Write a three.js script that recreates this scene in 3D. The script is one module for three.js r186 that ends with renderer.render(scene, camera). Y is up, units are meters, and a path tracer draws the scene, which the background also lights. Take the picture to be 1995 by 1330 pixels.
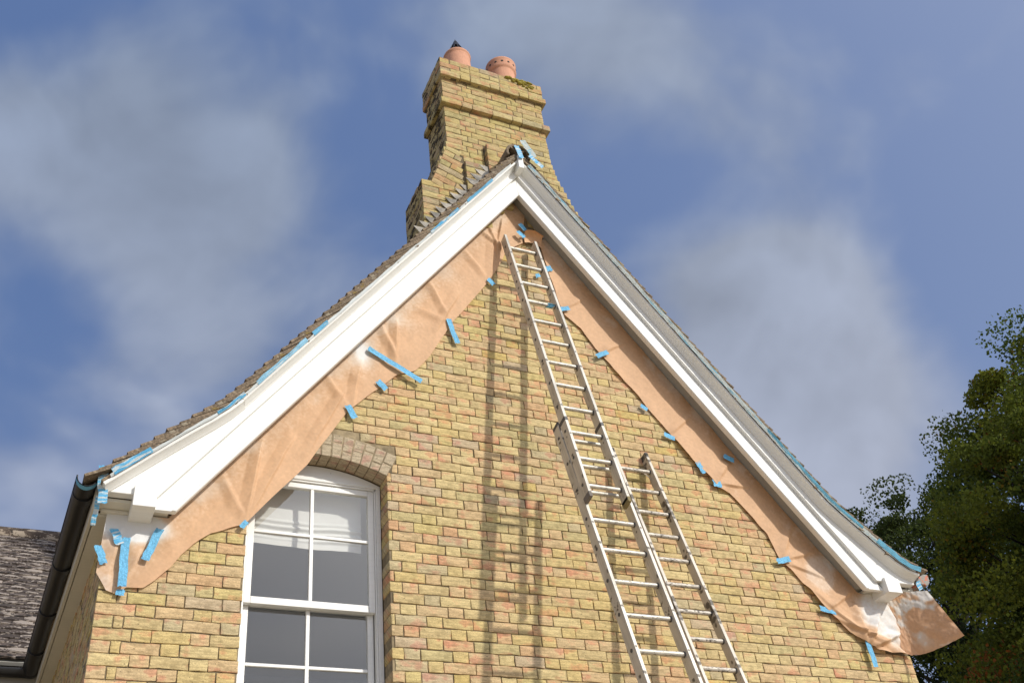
import * as THREE from 'three';
import { mergeGeometries, toCreasedNormals } from 'three/addons/utils/BufferGeometryUtils.js';
import { RoundedBoxGeometry } from 'three/addons/geometries/RoundedBoxGeometry.js';

// ---------------------------------------------------------------- camera, sky, sun, exposure
const scene = new THREE.Scene();
const camera = new THREE.PerspectiveCamera(36.33, 1024 / 682, 0.1, 400);
camera.position.set(-3.48, 1.6, 6.1935);
camera.rotation.set(0.6545, -0.49228, -0.12438, 'YXZ');
camera.updateMatrixWorld(true); camera.updateProjectionMatrix();
const renderer = new THREE.WebGLRenderer({ antialias: true });
renderer.toneMapping = THREE.LinearToneMapping;
renderer.toneMappingExposure = 1.17;
renderer.shadowMap.enabled = true;
const SUN = new THREE.Vector3(0.6, 0.83, 1.0).normalize();
const sun = new THREE.DirectionalLight(new THREE.Color(1.0, 0.955, 0.87), 2.8);
sun.position.copy(SUN).multiplyScalar(40); sun.target.position.set(0, 5, 0);
sun.castShadow = true; sun.shadow.mapSize.set(4096, 4096); sun.shadow.radius = 2.6;
Object.assign(sun.shadow.camera, { left: -30, right: 30, top: 30, bottom: -30, near: 1, far: 120 });
scene.add(sun, sun.target);

// ---------------------------------------------------------------- random numbers and noise
function rng(seed) { let a = seed >>> 0; return () => { a = (a + 0x6D2B79F5) | 0; let t = Math.imul(a ^ (a >>> 15), 1 | a); t = (t + Math.imul(t ^ (t >>> 7), 61 | t)) ^ t; return ((t ^ (t >>> 14)) >>> 0) / 4294967296; }; }
const PERM = (() => { const r = rng(7), p = new Uint8Array(512); const b = [...Array(256).keys()]; for (let i = 255; i > 0; i--) { const j = Math.floor(r() * (i + 1)); [b[i], b[j]] = [b[j], b[i]]; } for (let i = 0; i < 512; i++) p[i] = b[i & 255]; return p; })();
const fade = t => t * t * (3 - 2 * t), mix = (a, b, t) => a + (b - a) * t, clamp = (x, a = 0, b = 1) => Math.min(b, Math.max(a, x));
const smooth = (a, b, x) => fade(clamp((x - a) / (b - a)));
const h2 = (x, y, p) => PERM[PERM[((x % p) + p) % p & 255] + (((y % p) + p) % p & 255)] / 255;
function vn(x, y, p = 256) { const i = Math.floor(x), j = Math.floor(y), u = fade(x - i), v = fade(y - j); return mix(mix(h2(i, j, p), h2(i + 1, j, p), u), mix(h2(i, j + 1, p), h2(i + 1, j + 1, p), u), v); }
function fbm(x, y, o = 4, p = 256) { let s = 0, a = 0.5, n = 0; for (let k = 0; k < o; k++) { s += a * vn(x + k * 17, y + k * 31, p); n += a; a *= 0.5; x *= 2; y *= 2; p *= 2; } return s / n; }
const h3 = (x, y, z) => PERM[PERM[PERM[x & 255] + (y & 255)] + (z & 255)] / 255;
function vn3(x, y, z) { const i = Math.floor(x), j = Math.floor(y), k = Math.floor(z), u = fade(x - i), v = fade(y - j), w = fade(z - k);
  const f = kk => mix(mix(h3(i, j, kk), h3(i + 1, j, kk), u), mix(h3(i, j + 1, kk), h3(i + 1, j + 1, kk), u), v); return mix(f(k), f(k + 1), w); }
function fbm3(x, y, z, o) { let s = 0, a = 0.5, n = 0; for (let k = 0; k < o; k++) { s += a * vn3(x + k * 9.1, y + k * 5.3, z + k * 3.7); n += a; a *= 0.5; x *= 2.03; y *= 2.03; z *= 2.03; } return s / n; }

// ---------------------------------------------------------------- sky: blue with soft broken cloud
{
  const W = 2048, H = 1024, d = new Float32Array(W * H * 4);
  const banks = [ // direction of each bank's middle, radius (radians), strength
    [-0.077, 0.742, -0.666, 0.14, 0.30], [-0.036, 0.774, -0.632, 0.08, 0.12], [0.003, 0.711, -0.703, 0.15, 0.30], [0.062, 0.686, -0.725, 0.14, 0.32], [0.126, 0.732, -0.669, 0.07, 0.12], [0.173, 0.695, -0.698, 0.12, 0.22], [0.04, 0.592, -0.805, 0.12, 0.08],
    [0.329, 0.811, -0.484, 0.09, 0.24], [0.379, 0.789, -0.484, 0.11, 0.30], [0.451, 0.753, -0.479, 0.10, 0.26], [0.527, 0.718, -0.454, 0.09, 0.30], [0.579, 0.709, -0.403, 0.08, 0.22], [0.654, 0.66, -0.37, 0.05, 0.12],
    [0.539, 0.629, -0.56, 0.09, 0.42], [0.585, 0.589, -0.558, 0.11, 0.46], [0.637, 0.53, -0.56, 0.11, 0.44], [0.665, 0.473, -0.578, 0.11, 0.48], [0.516, 0.622, -0.589, 0.07, 0.2],
    [-0.12, 0.795, -0.60, 0.11, -0.62], [0.073, 0.759, -0.647, 0.05, -0.14], [-0.049, 0.609, -0.792, 0.11, -0.3], [0.493, 0.685, -0.537, 0.06, -0.34], [0.556, 0.662, -0.503, 0.05, -0.24], [0.689, 0.599, -0.407, 0.09, -0.36], [0.209, 0.758, -0.618, 0.07, -0.22],
  ].map(([x, y, z, r, s]) => { const l = Math.hypot(x, y, z); return [x / l, y / l, z / l, r, s]; });
  for (let j = 0; j < H; j++) {
    const lat = ((j + 0.5) / H - 0.5) * Math.PI, y = Math.sin(lat), c = Math.cos(lat);
    for (let i = 0; i < W; i++) {
      const lon = ((i + 0.5) / W - 0.5) * 2 * Math.PI, x = Math.cos(lon) * c, z = Math.sin(lon) * c, o = 4 * (j * W + i);
      const up = Math.max(y, 0), e = Math.pow(1 - up, 1.9);
      let r = mix(0.062, 0.24, e), g = mix(0.124, 0.325, e), b = mix(0.292, 0.525, e);
      if (y > -0.02) {
        const wx = fbm3(x * 3 + 5, y * 3, z * 3, 3) - 0.5, wy = fbm3(x * 3, y * 3 + 9, z * 3 + 4, 3) - 0.5;
        let n = fbm3(x * 4.2 + wx * 1.6, y * 5.5 + wy * 1.6, z * 4.2 + wx, 6);
        let bank = 0;
        for (const [bx, by, bz, br, bs] of banks) { const a = Math.acos(clamp(x * bx + y * by + z * bz, -1, 1)); bank += bs * Math.exp(-(a / br) * (a / br)); }
        const fine = 0.6 * (fbm3(x * 17 + 3 + wx * 5, y * 21 + wy * 5, z * 17, 6) - 0.5) + 0.5 * (0.32 - Math.abs(fbm3(x * 9 + wy * 4, y * 13 + wx * 4, z * 9 + 7, 5) - 0.5) * 2);
        const cov = smooth(0.41, 0.80, n * 0.95 + bank * 0.62 + fine * 0.24) * smooth(-0.02, 0.1, y);
        const lum = mix(0.84, 1.05, clamp((n - 0.35) * 2)) * (0.97 + 0.55 * fine);
        const near = smooth(0.9, 0.3, y);
        r = mix(r, mix(0.208, 0.40, near) * lum, cov * 0.92); g = mix(g, mix(0.264, 0.435, near) * lum, cov * 0.92); b = mix(b, mix(0.370, 0.54, near) * lum, cov * 0.92);
      }
      { const a = Math.acos(clamp(x * SUN.x + y * SUN.y + z * SUN.z, -1, 1)), gl = 1.5 * Math.exp(-((a / 0.27) ** 2)) + 0.55 * Math.exp(-((a / 0.5) ** 2)) + 0.46 * Math.exp(-((a / 0.92) ** 2)); r += gl; g += gl * 0.98; b += gl * 0.96; }
      d[o] = r; d[o + 1] = g; d[o + 2] = b; d[o + 3] = 1;
    }
  }
  const t = new THREE.DataTexture(d, W, H, THREE.RGBAFormat, THREE.FloatType);
  t.mapping = THREE.EquirectangularReflectionMapping; t.magFilter = t.minFilter = THREE.LinearFilter; t.wrapS = THREE.RepeatWrapping; t.needsUpdate = true;
  scene.background = t; scene.environment = t;
}

// ---------------------------------------------------------------- textures
function tex(w, h, fn, srgb = true, rep = true) {
  const d = new Uint8Array(w * h * 4);
  for (let j = 0; j < h; j++) for (let i = 0; i < w; i++) { const c = fn((i + 0.5) / w, (j + 0.5) / h), o = 4 * (j * w + i); if (typeof c === 'number') d[o] = d[o + 1] = d[o + 2] = clamp(c) * 255; else { d[o] = clamp(c[0]) * 255; d[o + 1] = clamp(c[1]) * 255; d[o + 2] = clamp(c[2]) * 255; } d[o + 3] = 255; }
  const t = new THREE.DataTexture(d, w, h, THREE.RGBAFormat); t.colorSpace = srgb ? THREE.SRGBColorSpace : THREE.NoColorSpace;
  t.magFilter = THREE.LinearFilter; t.minFilter = THREE.LinearMipmapLinearFilter; t.generateMipmaps = true; t.wrapS = t.wrapT = rep ? THREE.RepeatWrapping : THREE.ClampToEdgeWrapping; t.needsUpdate = true; return t;
}
// one square of brick faces, 0.6 m a side
const brickMap = tex(1024, 1024, (u, v) => {
  const st = fbm(u * 10, v * 96, 3, 10), bl = fbm(u * 7 + 3, v * 9 + 1, 4, 7), gr = fbm(u * 120, v * 120, 2, 120), sp = vn(u * 60, v * 60, 60), soot = fbm(u * 14 + 9, v * 22, 4, 14);
  let k = 0.90 + (st - 0.5) * 0.24 + (gr - 0.5) * 0.18; const pink = smooth(0.50, 0.70, bl) * 0.20, grey = smooth(0.52, 0.72, soot);
  if (sp > 0.93 && gr > 0.5) k *= 0.45;
  return [mix(k * 1.02, 0.72, grey * 0.45), mix(k * (1 - pink * 0.62), 0.70, grey * 0.45), mix(k * (1 - pink * 0.5), 0.68, grey * 0.45)];
});
const brickBump = tex(512, 512, (u, v) => 0.55 + (fbm(u * 8, v * 40, 3, 8) - 0.5) * 0.5 + (fbm(u * 60, v * 60, 3, 60) - 0.5) * 0.5 - (vn(u * 40, v * 40, 40) > 0.93 ? 0.3 : 0), false);
const mortarMap = tex(512, 512, (u, v) => { const a = fbm(u * 3, v * 3, 5, 3), g = fbm(u * 80, v * 80, 2, 80); const k = 0.64 + (a - 0.5) * 0.75 + (g - 0.5) * 0.25; return [k, k * 0.95, k * 0.86]; });
const paintMap = tex(512, 512, (u, v) => { const a = fbm(u * 4, v * 4, 4, 4), g = fbm(u * 3, v * 64, 2, 3); let k = 0.96 + (a - 0.5) * 0.06 + (g - 0.5) * 0.03; const s = vn(u * 70, v * 70, 70) * vn(u * 9 + 4, v * 9, 9); if (s > 0.83) k -= 0.4; return [k, k * 0.998, k * 0.985]; });
const paintBump = tex(256, 256, (u, v) => 0.5 + (fbm(u * 3, v * 40, 3, 3) - 0.5) * 0.5 + (fbm(u * 30, v * 30, 2, 30) - 0.5) * 0.4, false);
const tileMap = tex(1024, 1024, (u, v) => {
  const a = fbm(u * 6, v * 6, 4, 6), g = fbm(u * 70, v * 70, 3, 70), l = fbm(u * 12 + 5, v * 12, 4, 12), m = fbm(u * 9, v * 9 + 7, 4, 9);
  let k = 0.44 + (a - 0.5) * 0.25 + (g - 0.5) * 0.30, c = [k * 1.06, k * 0.94, k * 0.80]; const w = smooth(0.62, 0.72, l); c = c.map((x, i) => mix(x, [0.66, 0.64, 0.58][i], w * 0.55)); const y = smooth(0.66, 0.74, m); return c.map((x, i) => mix(x, [0.50, 0.42, 0.16][i], y * 0.5));
});
const lichenTileMap = tex(1024, 1024, (u, v) => {
  const a = fbm(u * 5, v * 7, 4, 5), g = fbm(u * 64, v * 64, 3, 64), l = fbm(u * 7 + 5, v * 16, 5, 7);
  let k = 0.34 + (a - 0.5) * 0.25 + (g - 0.5) * 0.2, c = [k * 1.05, k * 0.93, k * 0.86]; const w = smooth(0.5, 0.58, l + (g - 0.5) * 0.3); c = c.map((x, i) => mix(x, [0.74, 0.70, 0.66][i], w * 0.85)); const bl = smooth(0.62, 0.7, fbm(u * 9, v * 11 + 3, 4, 9)); return c.map(x => x * (1 - bl * 0.6));
});
const aluMap = tex(512, 512, (u, v) => { const a = fbm(u * 5, v * 5, 4, 5), st = fbm(u * 90, v * 4, 2, 90), d = fbm(u * 22, v * 22, 3, 22); let k = 0.80 + (a - 0.5) * 0.22 + (st - 0.5) * 0.12; const s = smooth(0.66, 0.74, d); return [mix(k, 0.24, s * 0.7), mix(k * 0.985, 0.22, s * 0.7), mix(k * 0.95, 0.2, s * 0.7)]; });
const oldAluMap = tex(512, 512, (u, v) => { const a = fbm(u * 5, v * 5, 4, 5), d = fbm(u * 18, v * 18, 4, 18); let k = 0.80 + (a - 0.5) * 0.3; const s = smooth(0.57, 0.68, d); return [mix(k, 0.26, s * 0.7), mix(k * 0.98, 0.24, s * 0.7), mix(k * 0.95, 0.22, s * 0.7)]; });
const potMap = tex(256, 256, (u, v) => { const a = fbm(u * 5, v * 5, 4, 5), g = fbm(u * 60, v * 60, 2, 60); const k = 0.86 + (a - 0.5) * 0.16 + (g - 0.5) * 0.08; return [k, k * 0.97, k * 0.95]; });
const gravelMap = tex(512, 512, (u, v) => { const k = 0.76 + (fbm(u * 50, v * 50, 3, 50) - 0.5) * 0.4 + (fbm(u * 6, v * 6, 3, 6) - 0.5) * 0.2; return [k, k * 0.94, k * 0.84]; });
const crumple = tex(1024, 1024, (u, v) => { let h = 0; for (const [f, a] of [[5, 0.5], [11, 0.3], [23, 0.2]]) h += a * Math.abs(fbm(u * f + 3, v * f, 2, f) * 2 - 1); return 1 - h * 1.2; }, false);
const tapeMap = tex(256, 256, (u, v) => { const c = 1 - Math.abs(fbm(u * 24, v * 24, 2, 24) * 2 - 1), d = fbm(u * 4, v * 4, 3, 4); const k = 0.98 - 0.16 * Math.pow(c, 3) - 0.14 * (d - 0.3); return [k * 0.98, k, k]; });
const fine = (t, r) => { const c = t.clone(); c.repeat.set(r, r); c.needsUpdate = true; return c; };

// ---------------------------------------------------------------- materials
const lin = (r, g, b) => new THREE.Color().setRGB(r, g, b);
const std = (o) => new THREE.MeshStandardMaterial({ roughness: 0.85, metalness: 0, side: THREE.DoubleSide, ...o });
const BRICKS = [[0.652, 0.516, 0.222, 7], [0.631, 0.503, 0.226, 6], [0.674, 0.551, 0.267, 6], [0.609, 0.487, 0.236, 4], [0.652, 0.487, 0.255, 4], [0.623, 0.477, 0.255, 3.4], [0.652, 0.445, 0.233, 1.8], [0.559, 0.473, 0.267, 1.6], [0.566, 0.481, 0.23, 1.6], [0.573, 0.462, 0.285, 1.6], [0.637, 0.495, 0.182, 1.1], [0.631, 0.523, 0.222, 4], [0.631, 0.402, 0.212, 0.7], [0.523, 0.439, 0.267, 0.9], [0.681, 0.555, 0.28, 3]];
const brickMats = BRICKS.map(c => std({ color: lin(c[0], c[1], c[2]), map: brickMap, bumpMap: brickBump, bumpScale: 0.004, roughness: 0.95 }));
const brickPick = (() => { const cum = []; let s = 0; for (const c of BRICKS) cum.push(s += c[3]); return r => { const x = r * s; return cum.findIndex(k => x <= k); }; })();
const M = {
  mortar: std({ color: lin(0.56, 0.49, 0.36), map: fine(mortarMap, 0.5), bumpMap: mortarMap, bumpScale: 0.003, roughness: 1 }),
  arch: std({ color: lin(0.50, 0.425, 0.285), map: brickMap, bumpMap: brickBump, bumpScale: 0.005, roughness: 1 }),
  archRed: std({ color: lin(0.50, 0.13, 0.09), map: brickMap, bumpMap: brickBump, bumpScale: 0.004, roughness: 0.9 }),
  white: std({ color: lin(0.83, 0.83, 0.81), map: paintMap, bumpMap: paintBump, bumpScale: 0.0006, roughness: 0.42 }),
  cream: std({ color: lin(0.70, 0.67, 0.59), map: paintMap, bumpMap: paintBump, bumpScale: 0.001, roughness: 0.6 }),
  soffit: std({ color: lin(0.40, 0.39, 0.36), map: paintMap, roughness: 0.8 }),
  tile: std({ color: lin(1, 0.96, 0.88), map: tileMap, bumpMap: tileMap, bumpScale: 0.006, roughness: 0.95 }),
  lichenTile: std({ color: lin(0.75, 0.72, 0.68), map: lichenTileMap, bumpMap: lichenTileMap, bumpScale: 0.008, roughness: 1 }),
  alu: std({ color: lin(0.88, 0.85, 0.79), map: aluMap, metalness: 0.35, roughness: 0.5 }),
  oldAlu: std({ color: lin(0.84, 0.80, 0.73), map: oldAluMap, metalness: 0.3, roughness: 0.6 }),
  hole: std({ color: lin(0.03, 0.027, 0.025), roughness: 0.9 }),
  plastic: std({ color: lin(0.012, 0.012, 0.013), roughness: 0.38 }),
  pot: std({ color: lin(0.78, 0.42, 0.27), map: potMap, roughness: 0.85 }),
  lead: std({ color: lin(0.66, 0.67, 0.69), map: fine(mortarMap, 3), roughness: 0.6, metalness: 0.2 }),
  wire: std({ color: lin(0.035, 0.035, 0.04), roughness: 0.5, metalness: 0.5 }),
  glass: new THREE.MeshPhysicalMaterial({ color: lin(0.96, 0.97, 0.97), transmission: 1, thickness: 0, roughness: 0.015, ior: 1.85, side: THREE.DoubleSide }),
  room: std({ color: lin(0.84, 0.84, 0.84), roughness: 0.95 }),
  cloth: new THREE.MeshPhysicalMaterial({ color: lin(0.80, 0.79, 0.74), roughness: 0.95, transmission: 0.25, thickness: 0, side: THREE.DoubleSide }),
  tape: std({ color: lin(0.19, 0.56, 0.86), map: tapeMap, bumpMap: fine(crumple, 3), bumpScale: 0.004, roughness: 0.7 }),
  gravel: std({ color: lin(0.92, 0.87, 0.77), map: fine(gravelMap, 1), roughness: 1 }),
  bark: std({ color: lin(0.09, 0.075, 0.06), map: fine(mortarMap, 2), bumpMap: mortarMap, bumpScale: 0.02, roughness: 1 }),
};

// ---------------------------------------------------------------- object helpers
const used = new Map();
function numbered(n) { const k = used.get(n) || 0; used.set(n, k + 1); return k ? `${n}_${String(k).padStart(3, '0')}` : n; }
function meta(o, label, category, group, kind) { if (label) o.userData.label = label; if (category) o.userData.category = category; if (group) o.userData.group = group; if (kind) o.userData.kind = kind; return o; }
function thing(name, label, category, pos = [0, 0, 0], group) { const g = new THREE.Group(); g.name = numbered(name); g.position.set(...pos); scene.add(g); return meta(g, label, category, group); }
function part(name, geo, mat, parent, kind) { const m = new THREE.Mesh(geo, mat); m.name = name; m.castShadow = m.receiveShadow = true; parent.add(m); if (kind) m.userData.kind = kind; return m; }
function holder(name, parent) { const g = new THREE.Group(); g.name = name; parent.add(g); return g; }
function box(x0, x1, y0, y1, z0, z1, r = 0.004) { const w = x1 - x0, h = y1 - y0, d = z1 - z0; const g = r ? new RoundedBoxGeometry(w, h, d, 1, Math.min(r, w / 3, h / 3, d / 3)) : new THREE.BoxGeometry(w, h, d); planar(g); g.translate((x0 + x1) / 2, (y0 + y1) / 2, (z0 + z1) / 2); return g; }
function planar(g) { const p = g.attributes.position, n = g.attributes.normal, uv = new Float32Array(p.count * 2); for (let i = 0; i < p.count; i++) { const ax = Math.abs(n.getX(i)), ay = Math.abs(n.getY(i)), az = Math.abs(n.getZ(i)); if (az >= ax && az >= ay) { uv[2 * i] = p.getX(i); uv[2 * i + 1] = p.getY(i); } else if (ax >= ay) { uv[2 * i] = p.getZ(i); uv[2 * i + 1] = p.getY(i); } else { uv[2 * i] = p.getX(i); uv[2 * i + 1] = p.getZ(i); } } g.setAttribute('uv', new THREE.BufferAttribute(uv, 2)); return g; }
function ext(pts, z0, z1, bevel = 0.004, holes = []) {
  const s = new THREE.Shape(pts.map(p => new THREE.Vector2(p[0], p[1]))); for (const h of holes) s.holes.push(new THREE.Path(h.map(p => new THREE.Vector2(p[0], p[1]))));
  const b = Math.min(bevel, (z1 - z0) / 3); const g = new THREE.ExtrudeGeometry(s, { depth: z1 - z0 - 2 * b, bevelEnabled: b > 0, bevelThickness: b, bevelSize: b, bevelOffset: -b, bevelSegments: 1, curveSegments: 24 }); g.translate(0, 0, z0 + b); return g;
}
function grid(nu, nv, fn, uvf) { // fn(u,v) -> [x,y,z]
  const p = [], uv = [], ix = []; for (let j = 0; j <= nv; j++) for (let i = 0; i <= nu; i++) { const u = i / nu, v = j / nv, q = fn(u, v); p.push(...q); const t = uvf ? uvf(u, v, q) : [u, v]; uv.push(...t); }
  for (let j = 0; j < nv; j++) for (let i = 0; i < nu; i++) { const a = j * (nu + 1) + i, b = a + 1, c = a + nu + 1, d = c + 1; ix.push(a, b, d, a, d, c); }
  const g = new THREE.BufferGeometry(); g.setAttribute('position', new THREE.Float32BufferAttribute(p, 3)); g.setAttribute('uv', new THREE.Float32BufferAttribute(uv, 2)); g.setIndex(ix); g.computeVertexNormals(); return g;
}
const merge = a => mergeGeometries(a.map(g => { const k = g.index ? g.toNonIndexed() : g; for (const n of Object.keys(k.attributes)) if (!['position', 'normal', 'uv'].includes(n)) k.deleteAttribute(n); return k; }));
// sweep of a profile [offset along normal, z] along a path in the plane of the gable
const sweepOpen = (p, s, q) => sweep(p, s, q, 0.5, p[0][0] > -0.1);
function sweep(path, side, prof, crease = 0.5, mitred = true) {
  const P = path.map(p => new THREE.Vector2(...p)), N = P.map((p, i) => { const a = P[Math.max(0, i - 1)], b = P[Math.min(P.length - 1, i + 1)]; const t = b.clone().sub(a).normalize(); return new THREE.Vector2(-t.y, t.x).multiplyScalar(side); });
  if (mitred) N[0].set(0, 1 / Math.abs(N[0].y)); // mitre in the plane of symmetry
  let L = [0]; for (let i = 1; i < P.length; i++) L.push(L[i - 1] + P[i].distanceTo(P[i - 1]));
  const p = [], uv = [], ix = []; const m = prof.length;
  P.forEach((q, i) => prof.forEach(([o, z], k) => { p.push(q.x + N[i].x * o, q.y + N[i].y * o, z); uv.push(L[i], k * 0.03); }));
  for (let i = 0; i < P.length - 1; i++) for (let k = 0; k < m - 1; k++) { const a = i * m + k, b = a + 1, c = a + m, d = c + 1; if (side > 0) ix.push(a, c, d, a, d, b); else ix.push(a, d, c, a, b, d); }
  // end cap at the foot
  const e = (P.length - 1) * m; for (let k = 1; k < m - 1; k++) { ix.push(e, e + k, e + k + 1); if (!mitred) ix.push(0, k + 1, k); }
  let g = new THREE.BufferGeometry(); g.setAttribute('position', new THREE.Float32BufferAttribute(p, 3)); g.setAttribute('uv', new THREE.Float32BufferAttribute(uv, 2)); g.setIndex(ix); g.computeVertexNormals(); return toCreasedNormals(g, crease);
}

// ---------------------------------------------------------------- measures of the gable
const XL = -3.145, XR = 3.172, COURSE = 0.0772, Y0 = 4.30 - 56 * 0.0772;
const AP = 8.636, SL = 1.339, SR = 1.359;                                   // apex and slopes of the barge boards' lower edge
const cosL = 1 / Math.hypot(1, SL), cosR = 1 / Math.hypot(1, SR);
const lineY = (x, d) => x < 0.004 ? AP + d / cosL + SL * (x - 0.004) : AP + d / cosR - SR * (x - 0.004);
const dist = (x, y) => x < 0.004 ? (y - AP - SL * (x - 0.004)) * cosL : (y - AP + SR * (x - 0.004)) * cosR;
const pathL = [[0.004, lineY(0.003, 0.225)], [-0.8, lineY(-0.8, 0.225)], [-1.6, lineY(-1.6, 0.225)], [-2.42, lineY(-2.42, 0.225)], [-2.5, 5.672], [-2.6, 5.574], [-2.76, 5.43], [-2.9, 5.30], [-3.06, 5.147], [-3.215, 5.0]];
const pathR = [[0.004, lineY(0.005, 0.225)], [0.8, lineY(0.8, 0.225)], [1.6, lineY(1.6, 0.225)], [2.42, lineY(2.42, 0.225)], [2.5, 5.63], [2.6, 5.532], [2.76, 5.39], [2.9, 5.265], [3.06, 5.13], [3.16, 5.072], [3.27, 5.04]];

const house = thing('brick_house', 'yellow brick gable end with white barge boards and tall chimney', 'house');

// ---------------------------------------------------------------- bricks
const brickCache = new Map();
function brickGeo(w, h, variant, depth = 0.05) {
  w = Math.round(w / 0.004) * 0.004; const key = `${w.toFixed(3)}_${h.toFixed(3)}_${variant}_${depth}`; if (brickCache.has(key)) return brickCache.get(key);
  const r = rng(variant * 977 + Math.round(w * 1000) * 31 + 5), nx = Math.max(2, Math.round(w / 0.05)), ny = 2, c = 0.004;
  const P = [], ix = [], id = (i, j) => j * (nx + 1) + i;
  for (let j = 0; j <= ny; j++) for (let i = 0; i <= nx; i++) {
    const ed = i === 0 || i === nx || j === 0 || j === ny, jx = (r() - 0.5) * 0.004, jy = (r() - 0.5) * 0.0045, chip = ed && r() > 0.9 ? 0.004 : 0;
    let x = -w / 2 + w * i / nx, y = -h / 2 + h * j / ny; if (i === 0) x += c * 0.7 + jx; if (i === nx) x -= c * 0.7 + jx; if (j === 0) y += c * 0.7 + jy + chip; if (j === ny) y -= c * 0.7 + jy + chip;
    if (i > 0 && i < nx) x += jx; P.push([x, y, (r() - 0.5) * 0.003 - (ed ? 0.0015 : 0) - chip]);
  }
  for (let j = 0; j < ny; j++) for (let i = 0; i < nx; i++) ix.push(id(i, j), id(i + 1, j), id(i + 1, j + 1), id(i, j), id(i + 1, j + 1), id(i, j + 1));
  const ring = []; for (let i = 0; i < nx; i++) ring.push(id(i, 0)); for (let j = 0; j < ny; j++) ring.push(id(nx, j)); for (let i = nx; i > 0; i--) ring.push(id(i, ny)); for (let j = ny; j > 0; j--) ring.push(id(0, j));
  const out = ring.map(k => { const [x, y] = P[k]; const i = k % (nx + 1), j = Math.floor(k / (nx + 1)); P.push([x + (i === 0 ? -c * 0.7 : i === nx ? c * 0.7 : 0), y + (j === 0 ? -c * 0.7 : j === ny ? c * 0.7 : 0), -c - 0.002]); return P.length - 1; });
  const n = ring.length; for (let k = 0; k < n; k++) { const a = ring[k], b = ring[(k + 1) % n], d = out[k], e = out[(k + 1) % n]; ix.push(a, d, e, a, e, b); }
  const nf = P.length; const back = out.map(k => { P.push([...P[k]]); return P.length - 1; }), deep = out.map(k => { P.push([P[k][0], P[k][1], -depth]); return P.length - 1; });
  for (let k = 0; k < n; k++) { const a = back[k], b = back[(k + 1) % n], d = deep[k], e = deep[(k + 1) % n]; ix.push(a, d, e, a, e, b); }
  const g = new THREE.BufferGeometry(); const ou = r() * 3, ov = r() * 3;
  g.setAttribute('position', new THREE.Float32BufferAttribute(P.flat(), 3)); g.setAttribute('uv', new THREE.Float32BufferAttribute(P.flatMap(p => [(p[0] + ou) / 0.6, (p[1] + p[2] + ov) / 0.6]), 2)); g.setIndex(ix); g.computeVertexNormals();
  brickCache.set(key, g); return g;
}
// many bricks in one mesh, kept apart by material
function brickMass(list, parent, name = 'brick', mats = brickMats) {
  const by = new Map(); for (const b of list) { if (!by.has(b.mat)) by.set(b.mat, []); const g = b.geo.clone(); g.applyMatrix4(b.m); by.get(b.mat).push(g); }
  const keys = [...by.keys()].sort((a, b) => a - b), g = mergeGeometries(keys.map(k => mergeGeometries(by.get(k))), true);
  return part(name, g, keys.map(k => mats[k]), parent, 'stuff');
}
const WIN = { x0: -2.29, x1: -1.312, cx: -1.80, cy: 4.415, r: 1.19, R: 1.385, spring: 5.5 };
const rb = rng(11);
const M4 = (x, y, z, rz = 0, ry = 0) => new THREE.Matrix4().makeRotationFromEuler(new THREE.Euler(0, ry, rz, 'YXZ')).setPosition(x, y, z);
function archBlock(y) { // half-width taken by the window and its arch at this height, round cx
  if (y < WIN.spring + 0.02) return null;
  const ext1 = y < 5.677 ? 0.489 + (y - 5.5) * 0.452 : WIN.R * WIN.R - (y - WIN.cy) ** 2 > 0 ? Math.sqrt(WIN.R ** 2 - (y - WIN.cy) ** 2) : 0;
  return ext1 > 0 ? ext1 + 0.006 : null;
}
const wallBricks = [];
for (let row = 0; row < 116; row++) {
  const y = Y0 + row * COURSE + COURSE / 2; if (y > 8.95) break;
  const odd = row % 2; let x = XL; const units = []; let k = 0;
  const seq = odd ? [0.1125, 0.0565] : [];
  while (x < XR - 0.02) { let w = seq.length ? seq.shift() : (k++ % 2 === 0 ? 0.225 : 0.1125); let xe = Math.min(x + w + (rb() - 0.5) * 0.007, XR); if (XR - xe < 0.05) xe = XR; units.push([x, xe]); x = xe; }
  for (let [a, b] of units) {
    const pieces = [];
    const jointed = [a + 0.003, b - 0.003]; const yb = archBlock(y), ybl = archBlock(y - 0.035), half = Math.max(yb || 0, ybl || 0);
    let ex = null; if (y < WIN.spring + 0.02) { if (y > 2.9) ex = [WIN.x0, WIN.x1]; } else if (half) ex = [WIN.cx - half, WIN.cx + half];
    if (ex) { if (jointed[1] <= ex[0] || jointed[0] >= ex[1]) pieces.push(jointed); else { if (jointed[0] < ex[0]) pieces.push([jointed[0], ex[0]]); if (jointed[1] > ex[1]) pieces.push([ex[1], jointed[1]]); } } else pieces.push(jointed);
    for (const [p, q] of pieces) {
      if (q - p < 0.02) continue; const xc = (p + q) / 2; if (dist(p, y - 0.03) > 0.04 || dist(q, y - 0.03) > 0.04 || dist(xc, y) > 0.04) continue;
      const jamb = ex && y < WIN.spring + 0.05 && (Math.abs(p - WIN.x1) < 0.01 || Math.abs(q - WIN.x0) < 0.01), corner = Math.abs(b - XR) < 0.01 || Math.abs(a - XL) < 0.01;
      const v = Math.floor(rb() * 14), mat = brickPick(clamp(rb() * 0.72 + 0.28 * smooth(0.3, 0.7, fbm(xc * 1.1 + 7, y * 1.3, 3)))), dz = (rb() - 0.5) * 0.005;
      wallBricks.push({ geo: brickGeo(q - p, COURSE - 0.0055, v, jamb ? 0.16 : corner ? 0.1 : 0.03), m: M4(xc, y + (rb() - 0.5) * 0.003, dz, (rb() - 0.5) * 0.008), mat, x: xc, y, w: q - p });
    }
  }
}
const wall = holder('wall', house);
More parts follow.
